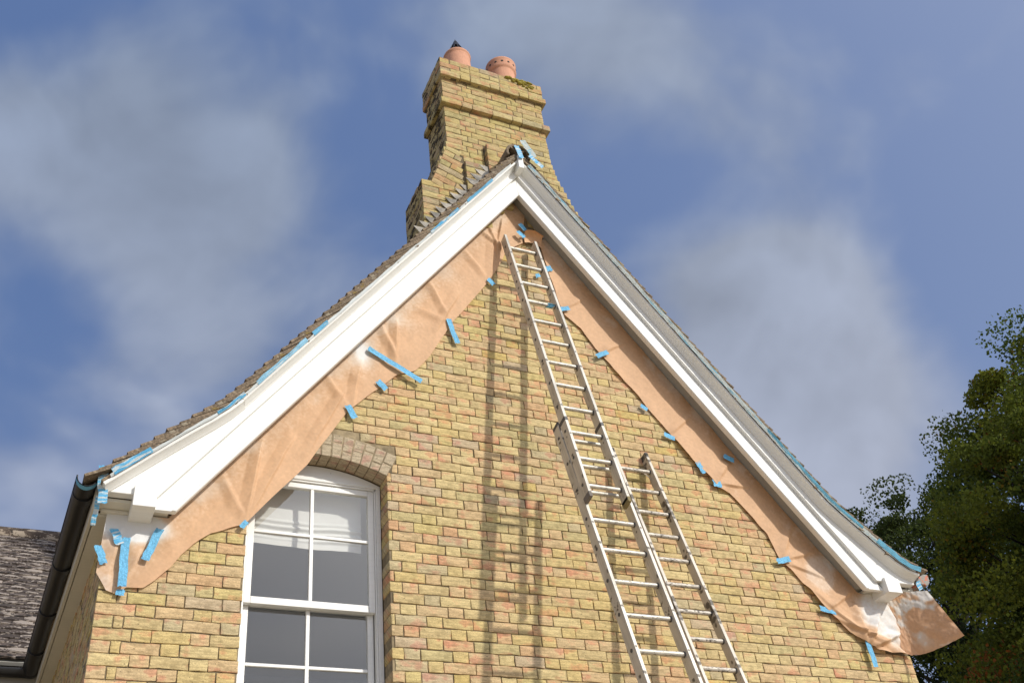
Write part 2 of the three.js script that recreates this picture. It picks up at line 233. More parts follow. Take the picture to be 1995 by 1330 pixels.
{ // the core of the wall with its mortar face, the opening cut out
  const hole = [[WIN.x0 - 0.004, 2.95], [WIN.x1 + 0.004, 2.95]]; for (let i = 0; i <= 20; i++) { const a = (1 - i / 10) * 0.4246; hole.push([WIN.cx + Math.sin(a) * (WIN.r + 0.004), WIN.cy + Math.cos(a) * (WIN.r + 0.004)]); }
  part('mortar_bed', ext([[XL + 0.008, -0.02], [XR - 0.008, -0.02], [XR - 0.008, lineY(XR, 0.1)], [0.004, lineY(0.004, 0.07)], [XL + 0.008, lineY(XL, 0.1)]], -0.32, -0.0115, 0, [hole]), M.mortar, wall);
  const v = new THREE.Vector3();
  for (const b of wallBricks) { v.set(b.x, b.y, 0).project(camera); b.seen = Math.abs(v.x) < 1.02 && Math.abs(v.y) < 1.03 && dist(b.x, b.y) < -0.42; b.far = Math.hypot(b.x + 3.48, b.y - 1.6, 6.19) ** 2 / b.w; }
  const order = wallBricks.filter(b => b.seen).sort((a, b) => a.far - b.far), single = new Set(order.slice(0, 300));
  for (const b of single) { const m = part('brick', b.geo, brickMats[b.mat], wall); m.applyMatrix4(b.m); }
  brickMass(wallBricks.filter(b => !single.has(b)), wall);
  // left flank, seen at a grazing angle
  const fl = []; for (let row = 40; row < 67; row++) { const y = Y0 + row * COURSE + COURSE / 2; if (y > 4.98) break; let z = row % 2 ? -0.1 : -0.22; while (z > -3.1) { const w = rb() > 0.35 ? 0.225 : 0.1125; fl.push({ geo: brickGeo(w - 0.009, COURSE - 0.0085, Math.floor(rb() * 14), 0.03), m: M4(XL + 0.031 * z + (rb() - 0.5) * 0.006, y, z - w / 2, 0, -Math.PI / 2), mat: brickPick(rb()) }); z -= w; } }
  brickMass(fl, wall);
  part('flank_wall', ext([[XL + 0.008, -0.011], [XL + 0.3, -0.011], [XL + 0.12, -6.3], [XL - 0.185, -6.3]].map(p => [p[0], -p[1]]), 0, 4.96, 0).rotateX(-Math.PI / 2), M.mortar, wall);
  part('flank_wall', box(XR - 0.31, XR - 0.008, 0, 4.95, -6.3, -0.33, 0), M.mortar, wall);
  part('rear_wall', box(XL - 0.1, XR, 0, 5.0, -6.6, -6.31, 0), M.mortar, wall);
  // the rubbed brick arch
  const arch = holder('window_arch', house), nV = 14;
  { const ring = []; for (let i = 0; i <= 20; i++) { const a = -0.4246 + 0.8492 * i / 20; ring.push([WIN.cx + Math.sin(a) * (WIN.r + 0.003), WIN.cy + Math.cos(a) * (WIN.r + 0.003)]); } for (let i = 20; i >= 0; i--) { const a = -0.428 + 0.856 * i / 20; ring.push([WIN.cx + Math.sin(a) * (WIN.R + 0.004), WIN.cy + Math.cos(a) * (WIN.R + 0.004)]); } part('mortar_bed', ext(ring, -0.15, -0.0035, 0), M.mortar, arch); }
  for (let i = 0; i < nV; i++) {
    const a0 = -0.4246 + 0.8492 * i / nV + 0.0032, a1 = -0.4246 + 0.8492 * (i + 1) / nV - 0.0032, r1 = rng(i + 40), j = () => (r1() - 0.5) * 0.004, P = (a, r) => [WIN.cx + Math.sin(a) * r, WIN.cy + Math.cos(a) * r];
    const split = i % 3 === 1 ? 0.5 : i % 3 ? 0.66 : 0.34, rm = WIN.r + 0.19 * split;
    for (const [ra, rbb] of [[WIN.r, rm - 0.003], [rm + 0.003, WIN.R - 0.004]]) {
      const [A, B, C, D] = [P(a0, ra), P(a1, ra), P(a1, rbb), P(a0, rbb)].map(p => [p[0] + j(), p[1] + j()]);
      const g = ext([A, B, C, D], -0.15, -0.001 + (r1() - 0.5) * 0.003, 0.003); const uv = g.attributes.uv; for (let k = 0; k < uv.count; k++) uv.setXY(k, uv.getX(k) / 0.6 + i * 0.37, uv.getY(k) / 0.6 + i * 0.21);
      part('voussoir', g, (i === 4 && ra > WIN.r + 0.01) ? M.archRed : M.arch, arch);
    }
  }
}
// ---------------------------------------------------------------- window
{
  const w = holder('sash_window', house), F = (x0, x1, y0, y1, z0, z1, r = 0.004) => box(x0, x1, y0, y1, z0, z1, r);
  const arcY = (x, d) => WIN.cy + Math.sqrt((WIN.r - d) ** 2 - (x - WIN.cx) ** 2), top = []; for (let i = 0; i <= 16; i++) { const x = WIN.x1 - 0.003 - (WIN.x1 - WIN.x0 - 0.006) * i / 16; top.push([x, arcY(x, 0.004)]); }
  part('frame_head', ext([[WIN.x0 + 0.003, 5.475], [WIN.x1 - 0.003, 5.475], ...top], -0.24, -0.155, 0.004), M.white, w);
  part('frame', merge([F(WIN.x0 + 0.003, -2.262, 2.96, 5.475, -0.24, -0.156), F(-1.348, WIN.x1 - 0.003, 2.96, 5.475, -0.24, -0.156), F(-2.262, -1.348, 2.96, 3.0, -0.24, -0.10)]), M.white, w);
  part('frame_bead', merge([F(-1.360, -1.349, 3.0, 5.462, -0.21, -0.166, 0.003), F(-2.262, -2.252, 3.0, 5.462, -0.21, -0.166, 0.003), F(-2.252, -1.36, 5.462, 5.474, -0.21, -0.163, 0.003)]), M.white, w);
  const sash = (name, zf, y0, y1, bar) => part(name, merge([F(-2.251, -2.206, y0, y1, zf - 0.04, zf), F(-1.404, -1.361, y0, y1, zf - 0.04, zf), F(-2.206, -1.404, y1 - 0.042, y1, zf - 0.04, zf - 0.001), F(-2.206, -1.404, y0, y0 + 0.05, zf - 0.04, zf - 0.001), F(-1.824, -1.798, y0 + 0.05, y1 - 0.042, zf - 0.032, zf - 0.004), F(-2.206, -1.404, bar - 0.011, bar + 0.011, zf - 0.03, zf - 0.006)]), M.white, w);
  sash('upper_sash', -0.175, 4.525, 5.46, 5.052); sash('lower_sash', -0.222, 3.0, 4.575, 4.142); 
  for (const [zf, ys] of [[-0.175, [[4.573, 5.042], [5.062, 5.42]]], [-0.222, [[3.05, 3.6], [3.6, 4.132], [4.152, 4.535]]]]) for (const [a, b] of ys) for (const [p, q] of [[-2.208, -1.822], [-1.80, -1.402]]) part('pane', new THREE.PlaneGeometry(q - p, b - a).translate((p + q) / 2, (a + b) / 2, zf - 0.02), M.glass, w);
  // gathered white blind behind the upper sash
  part('blind', grid(40, 120, (u, v) => { const x = -2.27 + 0.86 * u, y = 5.04 + v * 0.62; const gather = smooth(0.06, 0.12, v) * smooth(0.36, 0.26, v); const fold = 0.5 + 0.5 * Math.sin((v * 26 + 0.35 * Math.sin(u * 5) + 0.8 * fbm(u * 3, v * 2, 2)) * 3.1); return [x, y - 0.02 * fbm(u * 5, 2, 2), -0.33 + gather * fold * 0.02 + 0.006 * fbm(u * 8, v * 8, 2)]; }), M.cloth, w);
  // the room behind the glass
  const rm = holder('room', house); const sec = [[-2.75, 2.7], [0.6, 2.7], [0.6, 5.68], [-2.28, 5.68], [-2.75, 5.06]], outer = [[-2.78, 2.67], [0.63, 2.67], [0.63, 5.71], [-2.30, 5.71], [-2.78, 5.08]];
  part('inner_wall', merge([ext(outer, -4.4, -0.33, 0, [sec]), box(-2.78, 0.63, 2.67, 5.0, -4.43, -4.401, 0)]), M.room, rm); part('inner_wall', ext(outer, -4.46, -4.431, 0), M.room, rm); part('floor', box(-2.74, 0.59, 2.701, 2.72, -4.39, -0.34, 0), std({ color: lin(0.74, 0.70, 0.64) }), rm);
}
// ---------------------------------------------------------------- barge boards, crown moulding, feet
{
  const bl = (sgn) => {
    const S = sgn < 0 ? SL : SR, c = sgn < 0 ? cosL : cosR, foot = 4.922, X = (d, y) => sgn * ((AP + d / c - y) / S) + 0.004, apex = d => [0.004, AP + d / c], path = sgn < 0 ? pathL : pathR;
    const b = holder('barge_board', house);
    part('lower_board', ext([apex(0), apex(0.16), [X(0.16, foot), foot], [X(0, foot), foot]], 0.142, 0.18, 0.003), M.white, b);
    part('bead', ext([apex(-0.002), apex(0.022), [X(0.022, foot - 0.003), foot - 0.003], [X(-0.002, foot - 0.003), foot - 0.003]], 0.15, 0.196, 0.006), M.white, b);
    const up = path.slice(1).map(p => { const k = 0.006; return [p[0] - sgn * k * 0.8, p[1] - k * 0.6]; }); const f2 = 4.992, end = up.pop(); end[1] = Math.max(end[1], f2 + 0.004);
    part('upper_board', ext([apex(0.14), apex(0.219), ...up, end, [end[0], f2], [X(0.14, f2), f2]], 0.144, 0.212, 0.003), M.white, b);
    if (sgn < 0) part('crown_moulding', sweepOpen(path.slice(3), -1, [[-0.034, 0.2], [-0.034, 0.224], [-0.028, 0.229], [-0.025, 0.236], [-0.018, 0.246], [-0.012, 0.263], [-0.008, 0.278], [-0.007, 0.286], [0.0, 0.290], [0.012, 0.292], [0.012, 0.2]]), M.white, b);
    part('crown_moulding', (sgn < 0 ? sweepOpen : sweep)(sgn < 0 ? path.slice(0, 4) : path, sgn < 0 ? -1 : 1, [[-0.03, 0.2], [-0.03, 0.222], [-0.024, 0.226], [-0.022, 0.234], [-0.014, 0.244], [-0.008, 0.261], [-0.004, 0.279], [-0.003, 0.289], [0.004, 0.294], [0.012, 0.296], [0.012, 0.2]]), M.white, b);
    const bx = sgn < 0 ? [-3.036, -2.897, 4.905, 5.046] : [2.921, 3.074, 4.887, 5.018];
    part('corbel_block', box(...bx, 0.002, 0.24, 0.005), M.white, b);
    // the return of the eaves behind the foot
    part('foot_soffit', sgn < 0 ? box(-3.235, -2.80, 4.965, 4.988, 0.006, 0.143, 0.003) : box(2.83, 3.285, 4.955, 4.978, 0.006, 0.143, 0.003), M.cream, b);
    part('foot_strip', sgn < 0 ? box(-3.2, -2.9, 4.945, 4.964, 0.006, 0.05, 0.004) : box(2.9, 3.25, 4.935, 4.954, 0.006, 0.05, 0.004), M.cream, b);
  };
  bl(-1); bl(1);
  part('apex_block', box(-0.024, 0.032, 8.875, 9.045, 0.2, 0.325, 0.006), M.white, house);
  // soffit under the overhang, then the boards of the roof
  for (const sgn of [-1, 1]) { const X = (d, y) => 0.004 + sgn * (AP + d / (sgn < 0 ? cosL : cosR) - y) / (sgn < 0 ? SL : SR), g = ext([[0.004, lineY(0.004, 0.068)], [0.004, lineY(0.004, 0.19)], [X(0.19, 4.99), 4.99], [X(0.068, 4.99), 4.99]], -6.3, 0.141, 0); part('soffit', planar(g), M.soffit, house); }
  // left eaves: fascia, soffit board, black gutter
  const skew = (g) => { const p = g.attributes.position; for (let i = 0; i < p.count; i++) p.setX(i, p.getX(i) + 0.031 * Math.min(0, p.getZ(i))); return g; };
  part('fascia_board', skew(box(-3.252, -3.228, 4.93, 5.10, -6.3, 0.135, 0.003)), M.cream, house);
  part('eaves_soffit', skew(box(-3.227, -3.125, 4.935, 4.955, -6.3, 0.003, 0.003)), M.cream, house);
  part('fascia_board', box(3.245, 3.27, 4.93, 5.09, -6.3, 0.12, 0.003), M.cream, house);
  part('eaves_soffit', box(3.15, 3.244, 4.935, 4.952, -6.3, 0.003, 0.003), M.cream, house);
  const gut = holder('gutter', house), gx = -3.312, gy = 5.06, R = 0.06;
  const half = (r0, r1, z0, z1) => { const s = new THREE.Shape(); s.absarc(0, 0, r1, Math.PI, 2 * Math.PI, false); s.absarc(0, 0, r0, 2 * Math.PI, Math.PI, true); const g = new THREE.ExtrudeGeometry(s, { depth: z1 - z0, bevelEnabled: false, curveSegments: 18 }); g.translate(gx, gy, z0); return toCreasedNormals(skew(g), 0.6); };
  part('channel', half(R - 0.004, R, -2.93, 0.235), M.plastic, gut);
  part('rim', skew(merge([box(gx - R - 0.005, gx - R + 0.004, gy - 0.004, gy + 0.012, -2.93, 0.235, 0.003), box(gx + R - 0.004, gx + R + 0.005, gy - 0.004, gy + 0.012, -2.93, 0.235, 0.003)])), M.plastic, gut);
  for (const z of [0.02, -0.98, -1.75, -2.5]) part('joint_bracket', half(R - 0.002, R + 0.009, z - 0.035, z + 0.035), M.plastic, gut);
  const nx = gx - 0.031 * 2.93; part('corner_joint', skew(new THREE.SphereGeometry(0.075, 20, 12, 0, Math.PI * 2, Math.PI / 2, Math.PI / 2).translate(gx, gy + 0.01, -2.96)), M.plastic, gut);
  part('channel', (() => { const s = new THREE.Shape(); s.absarc(0, 0, R, Math.PI, 2 * Math.PI, false); s.absarc(0, 0, R - 0.004, 2 * Math.PI, Math.PI, true); const g = new THREE.ExtrudeGeometry(s, { depth: 2.2, bevelEnabled: false, curveSegments: 18 }); g.rotateY(-Math.PI / 2); g.translate(nx - 0.02, gy, -2.965); return toCreasedNormals(g, 0.6); })(), M.plastic, gut);
  // right eaves: the old cast gutter seen end on, paint worn to pink primer
  const wornMap = tex(256, 256, (u, v) => { const n = fbm(u * 9, v * 9, 4, 9); const w = smooth(0.5, 0.56, n); const k = 0.62 + (fbm(u * 40, v * 40, 2, 40) - 0.5) * 0.2; return [mix(k, 0.80, w), mix(k * 0.98, 0.50, w), mix(k * 0.94, 0.40, w)]; });
  const og = [[3.31, 5.105], [3.475, 5.115], [3.478, 5.06], [3.455, 5.022], [3.42, 5.0], [3.40, 5.012], [3.325, 5.01], [3.31, 5.03]];
  const rg = holder('gutter', house); part('channel', ext(og, -6.2, 0.2, 0.006), std({ color: lin(0.8, 0.78, 0.75), map: fine(wornMap, 6), roughness: 0.8 }), rg);
  part('bracket', box(3.272, 3.312, 4.97, 5.125, 0.09, 0.135, 0.006), M.cream, rg);
}
// ---------------------------------------------------------------- roof tiles
{
  const roof = holder('roof', house), rr = rng(21), stuff = [];
  const tileShape = (len, z0, z1, th) => { const g = new RoundedBoxGeometry(len, th, z1 - z0, 1, 0.003); g.translate(len / 2, -th / 2, (z0 + z1) / 2); planar(g); const uv = g.attributes.uv, ou = rr() * 4, ov = rr() * 4; for (let i = 0; i < uv.count; i++) uv.setXY(i, uv.getX(i) * 1.6 + ou, uv.getY(i) * 1.6 + ov); return g; };
  for (const [sgn, path] of [[-1, pathL], [1, pathR]]) {
    const foot = path[path.length - 1], P = [...path].reverse().map(p => new THREE.Vector2(p[0], p[1])); P.unshift(new THREE.Vector2(foot[0] + sgn * 0.06, foot[1] - 0.035));
    const L = [0]; for (let i = 1; i < P.length; i++) L.push(L[i - 1] + P[i].distanceTo(P[i - 1])); const total = L[L.length - 1];
    const at = s => { let i = 1; while (i < P.length - 1 && L[i] < s) i++; const t = (s - L[i - 1]) / (L[i] - L[i - 1]); return P[i - 1].clone().lerp(P[i], t); };
    const variants = [...Array(8)].map(() => tileShape(0.33, 0.158, 0.309 + (rr() - 0.5) * 0.014, 0.019 + rr() * 0.005));
    for (let k = 0; k * 0.1 < total - 0.06; k++) {
      const s = k * 0.1, p = at(s), q = at(Math.min(total, s + 0.26)), t = q.clone().sub(p).normalize(), n = new THREE.Vector2(-t.y, t.x); if (n.y < 0) n.negate();
      const ang = Math.atan2(t.y, t.x), tilt = (0.205 + (rr() - 0.5) * 0.03) * (sgn < 0 ? -1 : 1), o = 0.100 + (rr() - 0.5) * 0.008;
      const place = g => { const m = new THREE.Matrix4(); if (sgn < 0) m.makeRotationZ(ang + tilt); else m.makeRotationZ(Math.PI + ang + tilt).multiply(new THREE.Matrix4().makeScale(-1, 1, 1)); m.setPosition(p.x + n.x * o, p.y + n.y * o, 0); return m; };
      // the same tile serves both slopes: mirrored copies are rebuilt, not scaled
      const base = variants[Math.floor(rr() * 8)], g = base.clone(); g.applyMatrix4(place()); if (sgn > 0) flip(g);
      part('tile', g, M.tile, roof);
      const row = tileShape(0.33, -6.35, 0.156, 0.02); row.applyMatrix4(place()); if (sgn > 0) flip(row); stuff.push(row);
    }
  }
  part('tile', merge(stuff), M.tile, roof, 'stuff');
  const deck = (path, sgn) => sweep(path, sgn, [[0.0125, 0.290], [0.03, 0.300], [0.03, -6.3], [0.0125, -6.3], [0.0125, 0.290]]);
  part('undercloak', merge([deck(pathL, -1), deck(pathR, 1)]), M.tile, roof);
  for (let i = 0; i < 14; i++) { const s = new THREE.Shape(); s.absarc(0, 0, 0.125, -0.35, Math.PI + 0.35, false); s.absarc(0, 0, 0.105, Math.PI + 0.35, -0.35, true); const g = new THREE.ExtrudeGeometry(s, { depth: 0.44, bevelEnabled: true, bevelSize: 0.004, bevelThickness: 0.004, bevelSegments: 1, curveSegments: 14 }); g.translate(0.0, 9.085, 0.315 - 0.45 * (i + 1)); if (i > 0 && i < 2) continue; part('ridge_tile', planar(g), M.tile, roof); }
}
function flip(g) { const ix = g.index; if (ix) { for (let i = 0; i < ix.count; i += 3) { const a = ix.getX(i); ix.setX(i, ix.getX(i + 1)); ix.setX(i + 1, a); } } else { const P = g.attributes; for (const k of Object.keys(P)) { const at = P[k], n = at.itemSize; for (let i = 0; i < at.count; i += 3) for (let c = 0; c < n; c++) { const a = at.array[(i) * n + c]; at.array[i * n + c] = at.array[(i + 1) * n + c]; at.array[(i + 1) * n + c] = a; } } } }

// ---------------------------------------------------------------- chimney
{
  const ch = holder('chimney', house), rc = rng(77), list = [];
  const leftEdge = y => y > 9.36 ? -0.60 : y > 8.78 ? mix(-0.80, -0.605, (y - 8.78) / 0.58) : y > 8.72 ? -0.83 : -0.893;
  const rightEdge = y => y > 9.6 ? 0.548 : y > 8.62 ? 0.548 + 0.30 * Math.pow((9.6 - y) / 0.98, 1.7) : 0.86;
  const yb = 7.6, rowsTop = 10.36, N = Math.round((rowsTop - yb) / COURSE);
  const tumbled = (x, y) => x < -0.455 && y > 8.74 && y < 9.33;
  for (let r = 0; r < N; r++) {
    const y = yb + (r + 0.5) * COURSE, xl = leftEdge(y) + (rc() - 0.5) * 0.004, xr = rightEdge(y) + (rc() - 0.5) * 0.012; const band = r === Math.round((9.97 - yb) / COURSE - 0.5);
    let x = xl - (band ? 0.04 : 0), k = r % 2; if (r % 2) x -= 0.0; const end = xr + (band ? 0.035 : 0); let first = true;
    while (x < end - 0.02) { let w = first && r % 2 ? 0.165 : (k++ % 3 === 1 ? 0.1125 : 0.225); first = false; let xe = Math.min(end, x + w + (rc() - 0.5) * 0.01); if (end - xe < 0.05) xe = end; const xc = (x + xe) / 2;
      const cut = y < 9.13 ? [-0.445, 0.122] : y < 9.43 ? [-0.208, 0.122] : null, pcs = !cut || xe <= cut[0] || x >= cut[1] ? [[x, xe]] : [[x, Math.min(xe, cut[0])], [Math.max(x, cut[1]), xe]];
      for (const [pa, pb] of pcs) { const pc = (pa + pb) / 2; if (pb - pa < 0.02 || tumbled(pc, y) || dist(pc, y) < 0.06) continue; const z = band ? 0.048 : 0.0; list.push({ geo: brickGeo(pb - pa - 0.007, COURSE - 0.006, Math.floor(rc() * 14), z > 0.02 ? 0.12 : 0.04), m: M4(pc, y, z + (rc() - 0.5) * 0.006, (rc() - 0.5) * 0.01), mat: brickPick(rc()) }); }
      x = xe; }
    // the two short sides
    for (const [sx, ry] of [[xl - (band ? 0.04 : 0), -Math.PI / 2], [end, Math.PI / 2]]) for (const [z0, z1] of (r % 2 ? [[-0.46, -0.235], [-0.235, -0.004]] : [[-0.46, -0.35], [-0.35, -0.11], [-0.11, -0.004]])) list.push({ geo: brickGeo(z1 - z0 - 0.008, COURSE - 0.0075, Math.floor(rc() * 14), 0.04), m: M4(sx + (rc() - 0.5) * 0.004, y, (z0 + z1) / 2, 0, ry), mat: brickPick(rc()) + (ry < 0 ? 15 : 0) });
  }
  // two shallow piers standing proud of the face, in front of the shoulder
  for (const [x0, x1, ya, ztop, z] of [[-0.442, -0.222, 9.125, 8.2, 0.038], [-0.205, 0.12, 9.425, 8.2, 0.062]]) for (let r = 0; ya - (r + 0.5) * COURSE > ztop; r++) { const y = ya - (r + 0.5) * COURSE; let x = x0, k = r; while (x < x1 - 0.02) { const w = k++ % 2 ? 0.1125 : 0.216; let xe = Math.min(x1, x + w); if (x1 - xe < 0.05) xe = x1; if (dist((x + xe) / 2, y) > 0.06) list.push({ geo: brickGeo(xe - x - 0.007, COURSE - 0.0065, Math.floor(rc() * 14), 0.11), m: M4((x + xe) / 2, y, z + (rc() - 0.5) * 0.003), mat: brickPick(rc()) }); x = xe; } }
  // tumbled-in courses of the shoulder, laid square to the slope
  const ta = -0.36; for (let r = 0; r < 9; r++) { const d = 9.335 - r * 0.078 / Math.cos(ta); let u = -0.6; for (let k = 0; k < 3; k++) { } 
    const xe = -0.462, y0 = d; const xs = (() => { let x = -0.6; for (let i = 0; i < 12; i++) { const y = y0 + Math.tan(ta) * (x + 0.62); x = leftEdge(y); } return Math.max(x, -0.84); })();
    let x = xs; let k = r % 2; while (x < xe - 0.02) { let w = (k++ % 2 ? 0.1125 : 0.225) * Math.cos(ta); let x2 = Math.min(xe, x + w); if (xe - x2 < 0.05) x2 = xe; const xc = (x + x2) / 2, y = y0 + Math.tan(ta) * (xc + 0.62) - 0.04; if (y > 8.72 && y < 9.42) list.push({ geo: brickGeo((x2 - x) / Math.cos(ta) - 0.008, 0.0705, Math.floor(rc() * 14), 0.04), m: M4(xc, y, 0.004 + (rc() - 0.5) * 0.006, ta), mat: brickPick(rc() * 0.9 + 0.1) }); x = x2; } }
  // the oversailing head: four courses
  for (let r = 0; r < 4; r++) { const y = rowsTop + (r + 0.5) * COURSE * 0.97, z = r === 0 ? 0.05 : 0.034, xl = -0.615 + (r === 0 ? -0.012 : 0), xr = 0.57 + (r === 0 ? 0.02 : 0); let x = xl, k = r; while (x < xr - 0.02) { let w = k++ % 2 ? 0.1125 : 0.225; let xe = Math.min(xr, x + w); if (xr - xe < 0.05) xe = xr; list.push({ geo: brickGeo(xe - x - 0.008, COURSE - 0.0085, Math.floor(rc() * 14), 0.12), m: M4((x + xe) / 2, y + (rc() - 0.5) * 0.008, z + (rc() - 0.5) * 0.01, (rc() - 0.5) * 0.02), mat: brickPick(rc()) }); x = xe; }
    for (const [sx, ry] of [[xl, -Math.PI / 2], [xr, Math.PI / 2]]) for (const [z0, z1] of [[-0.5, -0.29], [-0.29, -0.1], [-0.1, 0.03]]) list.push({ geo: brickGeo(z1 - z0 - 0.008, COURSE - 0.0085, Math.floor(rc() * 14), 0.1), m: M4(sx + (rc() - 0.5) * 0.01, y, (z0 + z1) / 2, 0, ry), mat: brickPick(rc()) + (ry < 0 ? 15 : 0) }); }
  const sooty = brickMats.map(m => { const c = m.clone(); c.color = m.color.clone().multiply(lin(0.84, 0.86, 0.80)); return c; });
  const blotchMap = tex(512, 512, (u, v) => { const a = fbm(u * 9, v * 9, 5, 9), g = fbm(u * 60, v * 60, 2, 60), st = fbm(u * 8, v * 70, 2, 8); const w = smooth(0.42, 0.62, a + (g - 0.5) * 0.4), k = 0.85 + (st - 0.5) * 0.2; return [mix(k, 0.30, w), mix(k * 0.98, 0.27, w), mix(k * 0.95, 0.20, w)]; });  // dark blotches over pale streaks, used on the left-face bricks only
  const blotched = brickMats.map(m => { const c = m.clone(); c.map = blotchMap; return c; });
  brickMass(list, ch, 'brick', [...sooty, ...blotched]);
  const ol = [], orr = []; for (let y = 8.13; y <= rowsTop; y += 0.05) { ol.push([leftEdge(y) + 0.009, y]); orr.push([rightEdge(y) - 0.009, y]); }
  part('mortar_core', ext([...orr, [0.555, rowsTop], [0.555, 10.655], [-0.6, 10.655], [-0.592, rowsTop], ...ol.reverse()], -0.47, -0.008, 0), M.mortar, ch);
  part('mortar_core', merge([box(-0.605, 0.562, 10.36, 10.655, -0.5, 0.026, 0), box(-0.63, 0.575, 9.935, 10.0, -0.49, 0.039, 0), box(-0.438, -0.226, 8.75, 9.121, -0.1, 0.031, 0), box(-0.201, 0.116, 9.0, 9.421, -0.1, 0.055, 0)]), M.mortar, ch);
  // mortar flaunching and moss round the pots
  part('flaunching', grid(30, 14, (u, v) => { const x = -0.6 + 1.16 * u, z = -0.49 + 0.51 * v, e = Math.min(u, 1 - u, v * 0.5, (1 - v) * 0.5); return [x, 10.655 + 0.05 * smooth(0, 0.12, e) + 0.018 * fbm(x * 14, z * 14, 3), z]; }), std({ color: lin(0.16, 0.14, 0.11), map: fine(mortarMap, 4), roughness: 1 }), ch);
  const mossG = []; const mr = rng(5); for (let i = 0; i < 46; i++) { const x = 0.15 + mr() * 0.3 + (mr() - 0.5) * 0.1, s = 0.008 + mr() * 0.014; mossG.push(new THREE.IcosahedronGeometry(s, 1).scale(1.4, 0.7, 1).translate(x, 10.645 - Math.pow(mr(), 2) * 0.09 * (x > 0.3 ? 1 : 0.5), 0.036 + mr() * 0.006)); }
  part('moss', merge(mossG), std({ color: lin(0.30, 0.25, 0.045), roughness: 1 }), ch, 'stuff');
  // two clay pots
  const lathe = (pts, x) => new THREE.LatheGeometry(pts.map(p => new THREE.Vector2(...p)), 40).translate(x, 0, -0.2);
  const p1 = part('chimney_pot', lathe([[0.152, 10.62], [0.145, 10.8], [0.139, 11.02], [0.149, 11.027], [0.152, 11.05], [0.145, 11.067], [0.118, 11.067], [0.112, 11.03], [0.115, 10.65]], -0.295), M.pot, ch); p1.userData.label = 'plain terracotta pot with a wire cage';
  const p2 = part('chimney_pot', lathe([[0.152, 10.62], [0.142, 10.955], [0.150, 10.965], [0.160, 10.98], [0.165, 10.995], [0.165, 11.075], [0.171, 11.085], [0.171, 11.107], [0.163, 11.12], [0.146, 11.12], [0.14, 11.08], [0.12, 10.94], [0.118, 10.65]], 0.235), M.pot, ch); p2.userData.label = 'flared terracotta pot with a ring of holes';
  const vent = []; for (let i = 0; i < 14; i++) { const a = i / 14 * Math.PI * 2 + 0.1; vent.push(new THREE.CylinderGeometry(0.0135, 0.0135, 0.012, 12).rotateX(Math.PI / 2).translate(0, 0, 0.1615).rotateY(a).translate(0.235, 11.038, -0.2)); }
  part('vent_hole', merge(vent), M.hole, ch);
  const cage = []; for (let i = 0; i < 11; i++) { const a = i / 11 * Math.PI * 2; cage.push(new THREE.TubeGeometry(new THREE.CatmullRomCurve3([new THREE.Vector3(Math.cos(a) * 0.116, 11.02, Math.sin(a) * 0.116), new THREE.Vector3(Math.cos(a) * 0.098, 11.12, Math.sin(a) * 0.098), new THREE.Vector3(Math.cos(a) * 0.05, 11.25, Math.sin(a) * 0.05), new THREE.Vector3(Math.cos(a) * 0.01, 11.36, Math.sin(a) * 0.01)]), 12, 0.006, 6).translate(-0.295, 0, -0.2)); }
  cage.push(new THREE.CylinderGeometry(0.02, 0.06, 0.10, 10).translate(-0.295, 11.29, -0.2)); cage.push(new THREE.ConeGeometry(0.014, 0.08, 8).translate(-0.295, 11.37, -0.2));
  part('wire_guard', merge(cage), M.wire, ch);
  // stepped lead flashing where the roof meets the brickwork
  for (let i = 0; i < 14; i++) { const y = 8.10 + i * COURSE, x = -1.005 + i * 0.0545; part('flashing', ext([[x, y], [x + 0.15, y], [x + 0.15, y - 0.12], [x + 0.05, y - 0.062]], 0.006, 0.010, 0.001), M.lead, ch).position.z = x > -0.24 ? 0.064 : x > -0.47 ? 0.032 : 0.004; }
}

// ---------------------------------------------------------------- ladders
function ladderSection(parent, name, mat, X0, X1, yTop, zTop, dY, dZ, n, sTop, sEnd, th = 0.025, dep = 0.074, firstRung = 0) {
  const g = holder(name, parent), step = Math.hypot(dY, dZ); g.position.set(0, yTop, zTop); g.rotation.x = -Math.asin(dZ / step);
  const rail = (x0, x1, nm) => { const b = box(x0, x1, -sEnd, sTop, -dep / 2, dep / 2, 0.004); return part(nm, b, mat, g); };
  rail(X0, X0 + th, 'stile'); rail(X1 - th, X1, 'stile');
  const ends = [];
  for (let i = firstRung; i < n; i++) { const y = -i * step; part('rung', new THREE.CylinderGeometry(0.0165, 0.0165, X1 - X0 - 2 * th + 0.01, 18).rotateZ(Math.PI / 2).rotateX(i * 0.7).translate((X0 + X1) / 2, y, 0), mat, g);
    for (const [x, s] of [[X0 - 0.001, -1], [X1 + 0.001, 1]]) ends.push(new THREE.CylinderGeometry(0.0125, 0.0125, 0.003, 14).rotateZ(Math.PI / 2).translate(x, y, 0)); 
    for (const x of [X0 + th + 0.004, X1 - th - 0.004]) ends.push(new THREE.CylinderGeometry(0.0195, 0.0195, 0.008, 14).rotateZ(Math.PI / 2).translate(x, y, 0)); }
  part('rung_end', merge(ends), M.rungEnd, g); return g;
}
M.rungEnd = std({ color: lin(0.10, 0.095, 0.09), roughness: 0.6, metalness: 0.4 });
M.rubber = std({ color: lin(0.17, 0.145, 0.12), roughness: 0.8 });
M.wornEnd = std({ color: lin(0.22, 0.17, 0.07), roughness: 0.8 });
